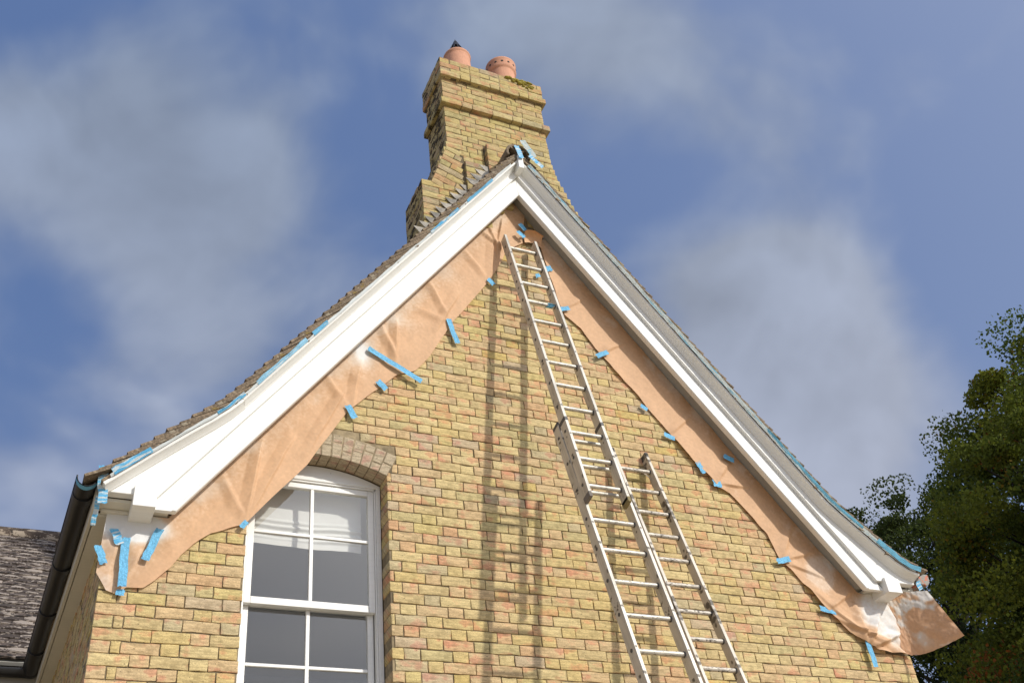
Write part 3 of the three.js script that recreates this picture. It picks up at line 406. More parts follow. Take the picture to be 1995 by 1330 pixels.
{
  const l = thing('extension_ladder', 'two-section aluminium extension ladder reaching up to the gable peak', 'ladder', [0, 0, 0]);
  const fly = ladderSection(l, 'fly_section', M.alu, -0.172, 0.156, 7.976, 0.125, 0.2577, 0.0603, 12, 0.15, 3.03, 0.026, 0.086);
  part('end_cap', box(-0.173, -0.146, -3.05, -3.0, -0.044, 0.044, 0.005), M.rubber, fly); part('end_cap', box(0.130, 0.157, -3.05, -3.0, -0.044, 0.044, 0.005), M.wornEnd, fly);
  for (const x of [[-0.174, -0.144], [0.128, 0.158]]) part('guide_clip', box(...x, -2.30, -2.262, -0.055, 0.0455, 0.004), M.rungEnd, fly);
  const base = ladderSection(l, 'base_section', M.alu, -0.170, 0.228, 5.662, 0.560, 0.2572, 0.0684, 22, 0.135, 5.86, 0.026, 0.086);
  for (const x of [[-0.171, -0.144], [0.202, 0.229]]) { part('end_cap', box(...x, 0.10, 0.142, -0.044, 0.044, 0.007), M.rungEnd, base); part('foot', box(x[0] - 0.004, x[1] + 0.004, -5.88, -5.80, -0.042, 0.042, 0.006), M.rubber, base); }
  const l2 = thing('single_ladder', 'shorter weathered ladder with grubby rungs, leaning right of the extension ladder', 'ladder', [0, 0, 0]);
  const sec = ladderSection(l2, 'section', M.oldAlu, 0.600, 0.946, 5.819, 0.075, 0.2304, 0.0631, 24, 0.175, 5.98, 0.027, 0.078);
  for (const x of [[0.597, 0.630], [0.917, 0.950]]) { part('end_cap', box(...x, 0.14, 0.205, -0.041, 0.041, 0.01), std({ color: lin(0.30, 0.29, 0.27), map: oldAluMap, roughness: 0.9 }), sec); part('foot', box(x[0], x[1], -6.02, -5.95, -0.04, 0.04, 0.006), M.rubber, sec); }
  part('brace', new THREE.TubeGeometry(new THREE.CatmullRomCurve3([new THREE.Vector3(0.85, -0.01, -0.005), new THREE.Vector3(0.885, -0.03, -0.01), new THREE.Vector3(0.922, -0.085, -0.01)]), 8, 0.004, 6), M.oldAlu, sec);
}
// ---------------------------------------------------------------- masking paper
const creases = [[-0.3, 7.6], [-0.7, 7.0], [-1.2, 6.5], [-1.34, 6.28], [-1.58, 5.99], [-2.31, 4.97], [-3.03, 4.6], [-2.87, 4.74], [0.3, 7.9], [0.39, 7.46], [0.7, 7.02], [1.03, 6.51], [1.23, 6.25], [1.48, 5.97], [1.61, 5.84], [2.09, 5.18], [2.4, 4.77], [2.72, 4.45]];
const foldLines = [[-0.3, 7.6, -0.56, 7.95], [-0.3, 7.6, -0.24, 8.12], [-0.36, 8.2, -0.1, 7.98], [-0.26, 8.3, -0.19, 7.86], [-0.12, 8.42, -0.22, 8.0], [-0.7, 7.05, -1.04, 7.14], [-0.72, 7.06, -0.9, 7.48], [-0.85, 6.95, -0.62, 7.4], [-1.2, 6.55, -1.34, 6.9], [-1.22, 6.5, -1.2, 7.0], [-1.58, 6.0, -1.5, 6.5], [-1.58, 6.0, -1.78, 6.3], [-2.31, 4.98, -2.0, 5.72], [-2.31, 4.98, -2.22, 5.66], [-2.3, 5.0, -2.48, 5.34], [-1.9, 5.6, -1.62, 6.2], [-3.1, 4.5, -3.06, 4.85], [-3.0, 4.5, -2.9, 4.8],
  [0.39, 7.46, 0.62, 7.65], [0.7, 7.02, 0.95, 7.2], [1.23, 6.25, 1.5, 6.5], [1.62, 5.84, 1.95, 5.85], [1.6, 5.84, 1.82, 6.1], [2.1, 5.19, 2.45, 5.3], [2.1, 5.19, 2.3, 5.55], [2.1, 5.18, 2.5, 5.05], [2.4, 4.77, 2.7, 4.95], [2.7, 4.46, 2.95, 4.8], [2.7, 4.46, 3.12, 4.62], [2.7, 4.47, 2.72, 4.85], [2.5, 4.7, 2.9, 4.5], [2.35, 4.9, 2.65, 4.62]];
function crumpled(x, y, amp) {
  let h = 0.010 * Math.pow(1 - Math.abs(fbm(x * 2.2 + y * 1.3 + 7, y * 1.1 - x * 1.4, 2) * 2 - 1), 2) + 0.010 * (1 - Math.abs(vn(x * 4.4 + 3 + y, y * 4.4 - x) * 2 - 1)) + 0.004 * (1 - Math.abs(vn(x * 11 + 3, y * 11 + x * 3) * 2 - 1)) + 0.001 * fbm(x * 30, y * 30, 2);
  for (const [ax, ay, bx, by] of foldLines) { const dx = bx - ax, dy = by - ay, l2 = dx * dx + dy * dy, t = ((x - ax) * dx + (y - ay) * dy) / l2; if (t < -0.1 || t > 1.1) continue; const sgn = ((x - ax) * dy - (y - ay) * dx) / Math.sqrt(l2) + 0.012 * (fbm(x * 9, y * 9, 2) - 0.5), w = sgn > 0 ? 0.016 : 0.07; const k = clamp(1 - Math.abs(sgn) / w); if (k > 0) h += 0.026 * k * Math.sin(clamp(t * 0.9 + 0.08) * Math.PI) ** 0.6; }
  for (const [cx, cy] of creases) { const r = Math.hypot(x - cx, y - cy); h *= smooth(0, 0.14, r) * 0.75 + 0.25; }
  return h * amp;
}
function paperTex(x0, x1, y0, y1, W, H, spray) {
  return tex(W, H, (u, v) => { const x = mix(x0, x1, u), y = mix(y0, y1, v); const g = fbm(u * (x1 - x0) * 60, v * (y1 - y0) * 60, 2, 4096), fib = fbm(u * (x1 - x0) * 18, v * (y1 - y0) * 7, 3, 4096); let k = 1 + (g - 0.5) * 0.07 + (fib - 0.5) * 0.06; const c = [0.83 * k, 0.665 * k, 0.505 * k]; const s = clamp(spray(x, y) + (g - 0.5) * 0.25 * (spray(x, y) > 0.02 ? 1 : 0)); return c.map((q, i) => mix(q, [0.92, 0.92, 0.91][i], s)); }, true, false);
}
function along(pairs) { const L = [0]; for (let i = 1; i < pairs.length; i++) L.push(L[i - 1] + Math.hypot(pairs[i][2] - pairs[i - 1][2], pairs[i][3] - pairs[i - 1][3]) + 0.3 * Math.hypot(pairs[i][0] - pairs[i - 1][0], pairs[i][1] - pairs[i - 1][1])); const T = L[L.length - 1]; return u => { const s = u * T; let i = 1; while (i < pairs.length - 1 && L[i] < s) i++; const t = clamp((s - L[i - 1]) / (L[i] - L[i - 1])); return pairs[i].map((q, k) => mix(pairs[i - 1][k], q, t)); }; }
const paperMat = (map) => new THREE.MeshPhysicalMaterial({ color: lin(0.98, 0.98, 0.98), map, bumpMap: (() => { const c = crumple.clone(); c.repeat.set(4.5, 5.5); c.needsUpdate = true; return c; })(), bumpScale: 0.003, roughness: 0.72, side: THREE.DoubleSide, transmission: 0.14, thickness: 0 });
const blob = (x, y, cx, cy, rx, ry) => { const d = ((x - cx) / rx) ** 2 + ((y - cy) / ry) ** 2; return Math.exp(-d); };
{
  const lo = [[-3.17, 4.55], [-3.10, 4.44], [-3.03, 4.42], [-2.99, 4.475], [-2.89, 4.48], [-2.83, 4.53], [-2.75, 4.62], [-2.69, 4.72], [-2.62, 4.80], [-2.52, 4.89], [-2.41, 4.94], [-2.31, 4.98], [-2.14, 5.20], [-1.90, 5.50], [-1.79, 5.70], [-1.62, 5.98], [-1.56, 6.06], [-1.37, 6.25], [-1.22, 6.41], [-1.06, 6.49], [-0.93, 6.65], [-0.83, 6.84], [-0.68, 7.10], [-0.53, 7.31], [-0.33, 7.61], [-0.23, 7.78], [-0.10, 8.06], [0.08, 8.20], [0.075, 8.24], [0.09, 8.30]];
  const up = [-3.16, -3.08, -3.0, -2.95, -2.86, -2.79, -2.72, -2.64, -2.56, -2.46, -2.36, -2.25, -2.1, -1.92, -1.79, -1.62, -1.55, -1.38, -1.24, -1.11, -1.0, -0.88, -0.72, -0.57, -0.40, -0.3, -0.14, 0.0, 0.06, 0.13];
  const f = along(lo.map((p, i) => [p[0], p[1], up[i], up[i] < -2.75 ? 4.955 : lineY(up[i], 0.055)]));
  const map = paperTex(-3.3, 0.2, 4.3, 8.8, 1400, 1800, (x, y) => { const d = dist(Math.min(x, 0), y), n = fbm(x * 5 + 4, y * 5, 3); let s = smooth(-0.13, 0.02, d) * (0.15 + 0.25 * smooth(0.42, 0.62, n)); s += 0.95 * blob(x, y, -1.49, 6.55, 0.09, 0.12) + 0.3 * blob(x, y, -1.2, 6.95, 0.14, 0.07) + 0.25 * blob(x, y, -0.75, 7.6, 0.12, 0.1); s += 0.95 * smooth(0.1, 0.5, blob(x, y, -2.97, 4.87, 0.19, 0.10) + (n - 0.5) * 0.3); return s; });
  const g = grid(460, 44, (u, v) => { const p = f(u), x = mix(p[0], p[2], v), y = mix(p[1], p[3], v); return [x, y + 0.006 * Math.sin(u * 90) * (1 - v) * fbm(u * 20, 1, 2), 0.008 + crumpled(x, y, 0.3 + 0.7 * Math.sin(Math.min(v * 1.2, 1) * Math.PI * 0.6)) + 0.006 * (1 - v) * fbm(u * 30, 3, 2)]; }, (u, v, q) => [(q[0] + 3.3) / 3.5, (q[1] - 4.3) / 4.5]);
  const o = part('masking_paper', g, paperMat(map), scene); o.name = numbered('masking_paper'); meta(o, 'brown masking paper taped under the left barge board, crumpled and overlapping the window top', 'masking paper', 'masking papers on the gable');
}
{
  const lo = [[0.22, 8.24], [0.26, 8.12], [0.30, 7.82], [0.36, 7.55], [0.40, 7.41], [0.54, 7.28], [0.66, 7.09], [0.81, 6.88], [0.96, 6.70], [1.12, 6.47], [1.27, 6.26], [1.42, 6.04], [1.57, 5.88], [1.62, 5.81], [1.73, 5.77], [1.87, 5.60], [2.01, 5.42], [2.07, 5.21], [2.16, 5.12], [2.27, 4.96], [2.36, 4.84], [2.46, 4.73], [2.58, 4.60], [2.70, 4.52], [2.81, 4.47], [2.98, 4.455], [3.16, 4.44]];
  const n = [0.806, 0.593], top = 0.06;
  const f = along(lo.map(p => { const d = dist(p[0], p[1]), k = top - d; let x = p[0] + n[0] * k, y = p[1] + n[1] * k; if (y < 4.95) { y = 4.95; x = p[0] + (x - p[0]) * 0.75 + 0.02; } return [p[0], p[1], Math.min(x, 3.165), y]; }));
  const map = paperTex(0.1, 3.3, 4.3, 8.5, 1300, 1700, (x, y) => { const d = dist(x, y), k = fbm(x * 5 + 14, y * 5, 3); let s = smooth(-0.10, 0.06, d) * smooth(0.45, 0.7, k) * 0.45; s += 0.9 * smooth(0.15, 0.55, blob(x, y, 2.93, 4.78, 0.2, 0.2) + (k - 0.5) * 0.5); s += 0.35 * smooth(0.1, 0.4, blob(x, y, 2.45, 5.1, 0.12, 0.14) + (k - 0.5) * 0.4); return s; });
  const g = grid(460, 40, (u, v) => { const p = f(u), x = mix(p[0], p[2], v), y = mix(p[1], p[3], v), low = smooth(2.4, 2.9, x); return [x, y + 0.01 * Math.sin(u * 70) * (1 - v) * fbm(u * 25, 5, 2), 0.008 + crumpled(x, y, 0.7 + low * 1.1) + 0.022 * (1 - v) * smooth(0.5, 0.75, fbm(u * 14, 8, 2)) + low * 0.02 * Math.abs(Math.sin((x * 0.7 + y) * 26)) * (1 - v)]; }, (u, v, q) => [(q[0] - 0.1) / 3.2, (q[1] - 4.3) / 4.2]);
  const o = part('masking_paper', g, paperMat(map), scene); o.name = numbered('masking_paper'); meta(o, 'brown masking paper hanging under the right barge board, half in its shadow', 'masking paper', 'masking papers on the gable');
}
{ // the loose end wrapped round the right eaves
  const A = [[3.04, 4.95, 0.03], [3.14, 4.955, 0.08], [3.22, 4.945, 0.16], [3.325, 4.915, 0.27]], B = [[3.08, 4.45, 0.03], [3.17, 4.42, 0.10], [3.25, 4.42, 0.27], [3.325, 4.44, 0.47]];
  const ca = new THREE.CatmullRomCurve3(A.map(p => new THREE.Vector3(...p))), cb = new THREE.CatmullRomCurve3(B.map(p => new THREE.Vector3(...p)));
  const map = tex(512, 512, (u, v) => { const g = fbm(u * 40, v * 40, 2, 4096), n = fbm(u * 4 + 2, v * 4, 4); const k = 1 + (g - 0.5) * 0.08; const s = clamp(0.85 * smooth(0.52, 0.7, n + (v - 0.5) * 0.25) + 0.6 * blob(u, v, 0.45, 0.3, 0.2, 0.22) * smooth(0.4, 0.6, n)); return [0.845 * k, 0.665 * k, 0.505 * k].map((q, i) => mix(q, [0.90, 0.90, 0.88][i], s)); }, true, false);
  const g = grid(60, 50, (u, v) => { const a = cb.getPoint(u), b = ca.getPoint(u), q = a.lerp(b, v), h = 0.03 * (fbm(u * 4 + 1, v * 4, 3) - 0.5) + 0.014 * (1 - Math.abs(fbm(u * 9, v * 7 + 3, 3) * 2 - 1)) + 0.012 * smooth(0.95, 1, u) * Math.sin(v * 19); return [q.x - 0.8 * h, q.y, q.z + 0.5 * h]; });
  const o = part('masking_paper', g, new THREE.MeshPhysicalMaterial({ map, roughness: 0.75, side: THREE.DoubleSide, transmission: 0.3, thickness: 0 }), scene); o.name = numbered('masking_paper'); meta(o, 'paint-smeared sheet of brown paper flapping loose beyond the right eaves corner', 'masking paper', 'masking papers on the gable');
  // the small curl above the ladder's right stile
  const g2 = grid(14, 14, (u, v) => { const a = v * 2.6 - 0.4; return [0.085 + 0.175 * u, 8.215 + 0.09 * Math.sin(a) * 0.9 - 0.03 * u + 0.03 * Math.sin(u * 3.1), 0.03 + 0.045 * (1 - Math.cos(a)) + 0.01 * fbm(u * 5, v * 5, 2)]; });
  const c = part('masking_paper', g2, std({ color: lin(0.66, 0.40, 0.22), bumpMap: crumple, bumpScale: 0.006, roughness: 0.75 }), scene); c.name = numbered('masking_paper'); meta(c, 'small curled scrap of brown paper above the top of the extension ladder', 'masking paper', 'masking papers on the gable');
}
// ---------------------------------------------------------------- blue masking tape
function tapeStrip(a, b, w, label, z = 0.03, opt = {}) {
  const r = rng(Math.round((a[0] + 9) * 1000) + 3), dx = b[0] - a[0], dy = b[1] - a[1], L = Math.hypot(dx, dy), nx = -dy / L, ny = dx / L, nU = Math.max(4, Math.round(L / 0.02)), za = Array.isArray(z) ? z[0] : z, zb = Array.isArray(z) ? z[1] : z, sd = r() * 50;
  const g = grid(nU, 4, (u, v) => { const s = (v - 0.5) * w * (1 + 0.16 * (fbm(u * 6 + sd, v * 2, 2) - 0.5)), e = (fbm(sd + u * 5, 3, 2) - 0.5) * 0.012, j = u < 0.01 || u > 0.99 ? (fbm(v * 9 + sd, u * 3, 2) - 0.5) * 0.02 : 0; return [a[0] + dx * u + nx * (s + e) + dx / L * j, a[1] + dy * u + ny * (s + e) + dy / L * j, mix(za, zb, u) + 0.006 * (1 - Math.abs(fbm(u * L * 22 + sd, v * 3, 2) * 2 - 1)) + (opt.curl || 0) * u * u]; }, (u, v) => [u * L * 4 + sd, v * w * 4]);
  const o = part('masking_tape', g, opt.mat || M.tape, scene); o.name = numbered('masking_tape'); return meta(o, label, 'masking tape', 'pieces of blue masking tape');
}
const paintedTape = (() => { const t = tex(512, 64, (u, v) => { const n = fbm(u * 40, v * 3, 4, 40), s = smooth(0.42, 0.62, n); const k = 0.95 + (fbm(u * 200, v * 20, 2, 200) - 0.5) * 0.1; return [mix(0.36, 0.80, s) * k, mix(0.70, 0.84, s) * k, mix(0.88, 0.85, s) * k]; }); return std({ map: t, bumpMap: fine(crumple, 3), bumpScale: 0.004, roughness: 0.7 }); })();
const paleTape = std({ color: lin(0.30, 0.60, 0.82), map: paintMap, bumpMap: fine(crumple, 3), bumpScale: 0.004, roughness: 0.7 });
const greyTape = (() => { const t = tex(1024, 64, (u, v) => { const n = fbm(u * 24, v * 3, 4, 24), s = smooth(0.56, 0.70, n); const k = 0.95 + (fbm(u * 300, v * 20, 2, 300) - 0.5) * 0.1; return [mix(0.72, 0.46, s) * k, mix(0.75, 0.68, s) * k, mix(0.73, 0.76, s) * k]; }); return std({ map: t, bumpMap: fine(crumple, 3), bumpScale: 0.004, roughness: 0.7 }); })();
tapeStrip([-0.335, 7.625], [-0.285, 7.575], 0.05, 'small square of blue tape on the left paper edge, highest beside the ladder shadow');
tapeStrip([-0.745, 7.075], [-0.68, 6.83], 0.048, 'blue tape strip hanging down steeply from left paper onto bricks, middle of that edge');
tapeStrip([-1.45, 6.605], [-1.02, 6.37], 0.046, 'longest blue tape strip, slanting across the overlap of the left paper', 0.042);
tapeStrip([-1.375, 6.315], [-1.31, 6.245], 0.05, 'blue tape scrap just below the longest slanting strip', 0.028);
tapeStrip([-1.615, 6.045], [-1.56, 5.935], 0.05, 'blue tape scrap on left paper edge, just above the window arch', 0.03);
tapeStrip([-2.335, 4.945], [-2.30, 4.995], 0.035, 'tiny tab of blue tape at the upper left corner of the window frame', 0.03);
tapeStrip([-3.03, 4.78], [-3.015, 4.455], 0.05, 'long upright strip of blue tape on the paper at the left eaves', 0.05);
tapeStrip([-3.015, 4.45], [-3.02, 4.412], 0.05, 'end of blue tape poking out below the paper at the left eaves', 0.022);
tapeStrip([-2.835, 4.86], [-2.905, 4.64], 0.05, 'slanting blue tape strip right of the upright one at the left eaves', 0.05);
tapeStrip([-3.185, 4.72], [-3.135, 4.60], 0.045, 'blue tape on the left edge of the paper at the house corner', [0.03, 0.035]);
tapeStrip([-3.11, 4.83], [-3.06, 4.73], 0.05, 'paint-covered blue tape high on the paper below the left eaves block', 0.052, { mat: paintedTape });
tapeStrip([0.01, 8.285], [0.075, 8.225], 0.045, 'blue tape joining the papers just under the gable peak', 0.06);
tapeStrip([0.05, 8.40], [0.10, 8.33], 0.045, 'shaded blue tape high up under the peak, above the ladder top', 0.05);
tapeStrip([0.26, 7.90], [0.325, 7.93], 0.06, 'blue tape square on right paper beside the third ladder rung', 0.035);
tapeStrip([0.335, 7.44], [0.445, 7.48], 0.045, 'blue tape just right of the upper ladder stile, near a wrapped rung', 0.035);
tapeStrip([0.64, 6.98], [0.765, 7.05], 0.046, 'blue tape tab on right paper edge, next below the ladder rung wrap', 0.035);
tapeStrip([1.0, 6.535], [1.06, 6.495], 0.04, 'small blue tape tab half way down the right paper edge', 0.025);
tapeStrip([1.185, 6.265], [1.285, 6.235], 0.045, 'blue tape on right paper edge, straight above the shorter ladder top', 0.025);
tapeStrip([1.455, 6.03], [1.505, 5.925], 0.05, 'upright blue tape tab, upper of two close together on right paper', 0.03);
tapeStrip([1.57, 5.84], [1.655, 5.84], 0.065, 'crinkled blue tape square, lower of two close together on right paper', 0.03);
tapeStrip([1.74, 6.12], [1.835, 6.085], 0.05, 'deeply shaded blue tape on the paper under the right barge board', 0.05);
tapeStrip([2.02, 5.165], [2.165, 5.20], 0.05, 'blue tape tab where the right paper narrows to its neck', 0.035);
tapeStrip([2.33, 4.785], [2.485, 4.76], 0.046, 'blue tape tab low on the right paper, above the right corner strip', 0.03);
tapeStrip([2.715, 4.57], [2.72, 4.315], 0.05, 'blue tape strip hanging down onto bricks below the right eaves', 0.04);
tapeStrip([0.155, 7.80], [0.20, 7.825], 0.04, 'tiny scrap of pale tape on the wall behind the upper ladder stile', 0.02);
{ // tape wrapped on a rung of the extension ladder
  const y = 7.976 - 0.2577 * 3, z = 0.125 + 0.0603 * 3; const g = grid(16, 24, (u, v) => { const a = v * 6.9, r = 0.0185 + 0.006 * fbm(u * 6, v * 8, 2) + (v > 0.9 ? 0.01 : 0); return [0.055 + 0.055 * u + 0.01 * Math.sin(v * 8), y + Math.sin(a) * r - (v > 0.9 ? 0.02 * (v - 0.9) * 10 : 0), z + Math.cos(a) * r]; });
  const o = part('masking_tape', g, M.tape, scene); o.name = numbered('masking_tape'); meta(o, 'crumpled blue tape wrapped round a rung of the extension ladder', 'masking tape', 'pieces of blue masking tape');
}
// tape along the verges, between crown moulding and tiles
function vergeTape(path, side, o0, o1, z, u0, u1, mat, label, rag = 0.2) {
  const P = path.map(p => new THREE.Vector2(...p)), L = [0]; for (let i = 1; i < P.length; i++) L.push(L[i - 1] + P[i].distanceTo(P[i - 1])); const T = L[L.length - 1], sd = u0 * 77 + side * 13 + 60;
  const at = s => { let i = 1; while (i < P.length - 1 && L[i] < s) i++; const t = clamp((s - L[i - 1]) / (L[i] - L[i - 1])), d = P[i].clone().sub(P[i - 1]).normalize(); return [P[i - 1].clone().lerp(P[i], t), new THREE.Vector2(-d.y * side, d.x * side)]; };
  const len = (u1 - u0) * T, g = grid(Math.max(8, Math.round(len / 0.03)), 4, (u, v) => { const s = (u0 + (u1 - u0) * u) * T, [p, n] = at(s); const e = mix(o0, o1, v) + (v > 0.6 ? (fbm(s * 9 + sd, 1, 3) - 0.5) * rag * (o1 - o0) * 2 : (fbm(s * 5 + sd, 4, 2) - 0.5) * 0.006); return [p.x + n.x * e, p.y + n.y * e, z + 0.008 * (1 - Math.abs(fbm(s * 16 + sd, v * 2, 2) * 2 - 1)) - 0.012 * (1 - v)]; }, (u, v) => [u * len * 0.35 + sd * 0.01, v]);
  const o = part('masking_tape', g, mat, scene); o.name = numbered('masking_tape'); return meta(o, label, 'masking tape', 'pieces of blue masking tape');
}
vergeTape(pathR, 1, 0.010, 0.048, 0.314, 0.02, 0.99, greyTape, 'long ragged tape covering the whole right roof edge, splashed with paint');
const tealTape = std({ color: lin(0.13, 0.42, 0.60), map: paintMap, bumpMap: fine(crumple, 3), bumpScale: 0.004, roughness: 0.7 });
vergeTape(pathR, 1, 0.018, 0.06, 0.321, 0.91, 1.0, tealTape, 'bright blue tape at the foot of the right roof edge');
vergeTape(pathR, 1, 0.024, 0.048, 0.320, 0.66, 0.88, tealTape, 'narrow blue tape along the lower half of the right roof edge');
vergeTape(pathL, -1, 0.008, 0.024, 0.311, 0.03, 0.99, std({ color: lin(0.62, 0.67, 0.69), map: paintMap, roughness: 0.8 }), 'thin paint-greyed tape running the whole length of the left roof edge', 0.5);
for (const [u0, u1, w, l, m] of [[0.10, 0.19, 0.034, 'blue tape patch on left roof edge beside the flashing, nearest the peak', 1], [0.22, 0.31, 0.03, 'blue tape patch on left roof edge below the chimney base', 0], [0.595, 0.63, 0.04, 'short dark blue tape patch at mid height of the left roof edge', 1], [0.645, 0.755, 0.036, 'longest blue tape patch on the left roof edge', 2], [0.78, 0.83, 0.032, 'blue tape patch on left roof edge, just above the bend', 0], [0.93, 0.985, 0.045, 'pale blue tape at the foot of the left roof edge', 0]]) vergeTape(pathL, -1, 0.008, w, 0.317, u0, u1, m === 1 ? M.tape : m ? paleTape : paintedTape, l, 0.35);
tapeStrip([-0.02, 9.17], [0.005, 8.99], 0.055, 'crumpled white-blue tape over the ridge end, left of the point', [0.325, 0.34], { mat: paintedTape });
tapeStrip([0.045, 9.26], [0.15, 9.06], 0.07, 'pointed flap of blue tape sticking up over the ridge end', [0.335, 0.335], { mat: greyTape });
tapeStrip([0.09, 9.05], [0.22, 8.93], 0.05, 'light blue tape on the right slope just below the ridge end', [0.345, 0.345], { mat: paintedTape });
{ // tape round the end of the black gutter and its trailing tangle
  const gx = -3.312, gy = 5.06; const g = grid(30, 4, (u, v) => { const a = Math.PI * (1 + u) , r = 0.0635 + 0.003 * fbm(u * 9, v * 3, 2); return [gx + Math.cos(a) * r, gy + Math.sin(a) * r, 0.242 - v * 0.045 - 0.01 * fbm(u * 6, 2, 2)]; });
  const o = part('masking_tape', g, M.tape, scene); o.name = numbered('masking_tape'); meta(o, 'blue tape wrapped round the open end of the black gutter', 'masking tape', 'pieces of blue masking tape');
  tapeStrip([-3.235, 5.135], [-3.205, 4.90], 0.055, 'pale tangle of tape hanging between gutter end and left barge board', [0.262, 0.22], { mat: paintedTape });
  tapeStrip([-3.228, 4.96], [-3.236, 4.80], 0.03, 'thin tail of tape trailing below the gutter end on the left fascia', [0.2, 0.12], { mat: paintedTape });
  tapeStrip([3.30, 5.02], [3.335, 4.955], 0.06, 'paint-covered tape scrap below the right gutter end', [0.22, 0.2], { mat: paintedTape });
}
// ---------------------------------------------------------------- the side wing with its lichened roof, low on the left
{
  const w = thing('side_wing', 'lower wing with lichen-spotted tiled roof, behind the black gutter', 'building', [0, 0, 0]), r = rng(91), zE = -2.93, yE = 5.11, pit = Math.PI / 4, c = Math.cos(pit), s = Math.sin(pit), rise = 3.16;
  part('wall', box(-7.5, -3.27, 0, 4.95, -8.2, -3.12, 0), M.mortar, w);
  part('fascia_board', box(-7.5, -3.345, 4.93, 5.06, -3.03, -3.005, 0.003), std({ color: lin(0.30, 0.28, 0.24), map: paintMap, roughness: 0.8 }), w); part('soffit', box(-7.5, -3.345, 4.915, 4.929, -3.11, -3.031, 0), M.cream, w);  // fascia is cream paint, its colour darkened to hold the shade by the gutter
  const rf = holder('roof', w); part('roof_deck', ext([[0, 0], [rise, 0], [rise, -0.03], [0, -0.03]].map(p => p), 0, 4.1, 0).rotateY(-Math.PI / 2).rotateX(0).applyMatrix4(new THREE.Matrix4().makeTranslation(-3.4, yE, zE).multiply(new THREE.Matrix4().makeRotationX(0))).applyMatrix4(new THREE.Matrix4()), M.soffit, rf).visible = true;
  rf.children[0].geometry = box(-7.5, -3.40, -0.03, 0.0, -rise, 0, 0).applyMatrix4(new THREE.Matrix4().makeTranslation(0, yE, zE).multiply(new THREE.Matrix4().makeRotationX(pit)));
  const forms = [...Array(10)].map((_, k) => { const g = grid(5, 3, (u, v) => [(u - 0.5) * 0.162, 0.012 * 0 + (v === 0 ? (fbm(u * 4 + k * 3, 1, 2) - 0.5) * 0.010 : 0) + (r() - 0.5) * 0.003, 0]); return tileSlab(k); });
  function tileSlab(k) { const nx = 5, P = []; const ed = [...Array(nx + 1)].map((_, i) => (fbm(i * 0.9 + k * 7, k * 3.1, 2) - 0.5) * 0.022), camb = i => 0.006 * Math.sin(i / nx * Math.PI); const pos = [], ix = []; const add = (x, y, z) => { pos.push(x, y, z); return pos.length / 3 - 1; };
    const rows = [[0, 1], [1, 1], [0, 0], [1, 0]]; const id = rows.map(([far, topp]) => [...Array(nx + 1)].map((_, i) => add((i / nx - 0.5) * 0.160, camb(i) + (topp ? 0.017 : 0), far ? -0.265 : ed[i])));
    for (let i = 0; i < nx; i++) { const q = (a, b, c2, d) => ix.push(a, b, c2, a, c2, d); q(id[0][i], id[0][i + 1], id[1][i + 1], id[1][i]); q(id[2][i + 1], id[2][i], id[3][i], id[3][i + 1]); q(id[2][i], id[2][i + 1], id[0][i + 1], id[0][i]); }
    ix.push(id[2][0], id[0][0], id[1][0], id[2][0], id[1][0], id[3][0], id[0][nx], id[2][nx], id[3][nx], id[0][nx], id[3][nx], id[1][nx]);
    let g = new THREE.BufferGeometry(); g.setAttribute('position', new THREE.Float32BufferAttribute(pos, 3)); g.setIndex(ix); g = g.toNonIndexed(); g.computeVertexNormals(); g = planar(g); const uv = g.attributes.uv, p = g.attributes.position; for (let i = 0; i < uv.count; i++) uv.setXY(i, p.getX(i) * 1.1 + k * 0.37, (p.getZ(i) + p.getY(i)) * 1.1 + k * 0.23); return g; }
  const stuff = [], gauge = 0.096; let singles = 0;
  for (let row = 0; row * gauge < rise - 0.04; row++) for (let k = 0; k < 25; k++) {
    const x = -3.45 - k * 0.1655 - (row % 2) * 0.083 + (r() - 0.5) * 0.008; if (x < -7.4) continue; const g = forms[Math.floor(r() * 10)], m = new THREE.Matrix4().makeTranslation(x, yE + row * gauge * s, zE - row * gauge * c).multiply(new THREE.Matrix4().makeRotationX(pit - 0.10 + (r() - 0.5) * 0.03)).multiply(new THREE.Matrix4().makeRotationY((r() - 0.5) * 0.04)).multiply(new THREE.Matrix4().makeTranslation(0, 0.026 + r() * 0.004, 0));
    if (x > -4.25 && singles < 220) { singles++; part('tile', g, M.lichenTile, rf).applyMatrix4(m); } else { const q = g.clone(); q.applyMatrix4(m); stuff.push(q); }
  }
  part('tile', merge(stuff), M.lichenTile, rf, 'stuff');
  const back = box(-7.5, -3.4, -0.03, 0.02, -rise, 0, 0).applyMatrix4(new THREE.Matrix4().makeTranslation(0, yE, zE - 2 * rise * c - 0.02).multiply(new THREE.Matrix4().makeRotationY(Math.PI)).multiply(new THREE.Matrix4().makeRotationX(pit)).multiply(new THREE.Matrix4().makeTranslation(10.9, 0, 0))); part('rear_slope', back, M.lichenTile, rf);
  const rc = []; for (let i = 0; i < 10; i++) { const h = new THREE.CylinderGeometry(0.12 - (i % 2) * 0.003, 0.12 - (i % 2) * 0.003, 0.446, 16, 1, false, 0, Math.PI * 2).rotateZ(Math.PI / 2).translate(-3.5 - i * 0.44, yE + rise * s + 0.0, zE - rise * c - 0.02); part('ridge_tile', planar(h), M.ridge || (M.ridge = std({ color: lin(0.75, 0.70, 0.6), map: fine(lichenTileMap, 2), bumpMap: lichenTileMap, bumpScale: 0.01, roughness: 1 })), rf); }
}
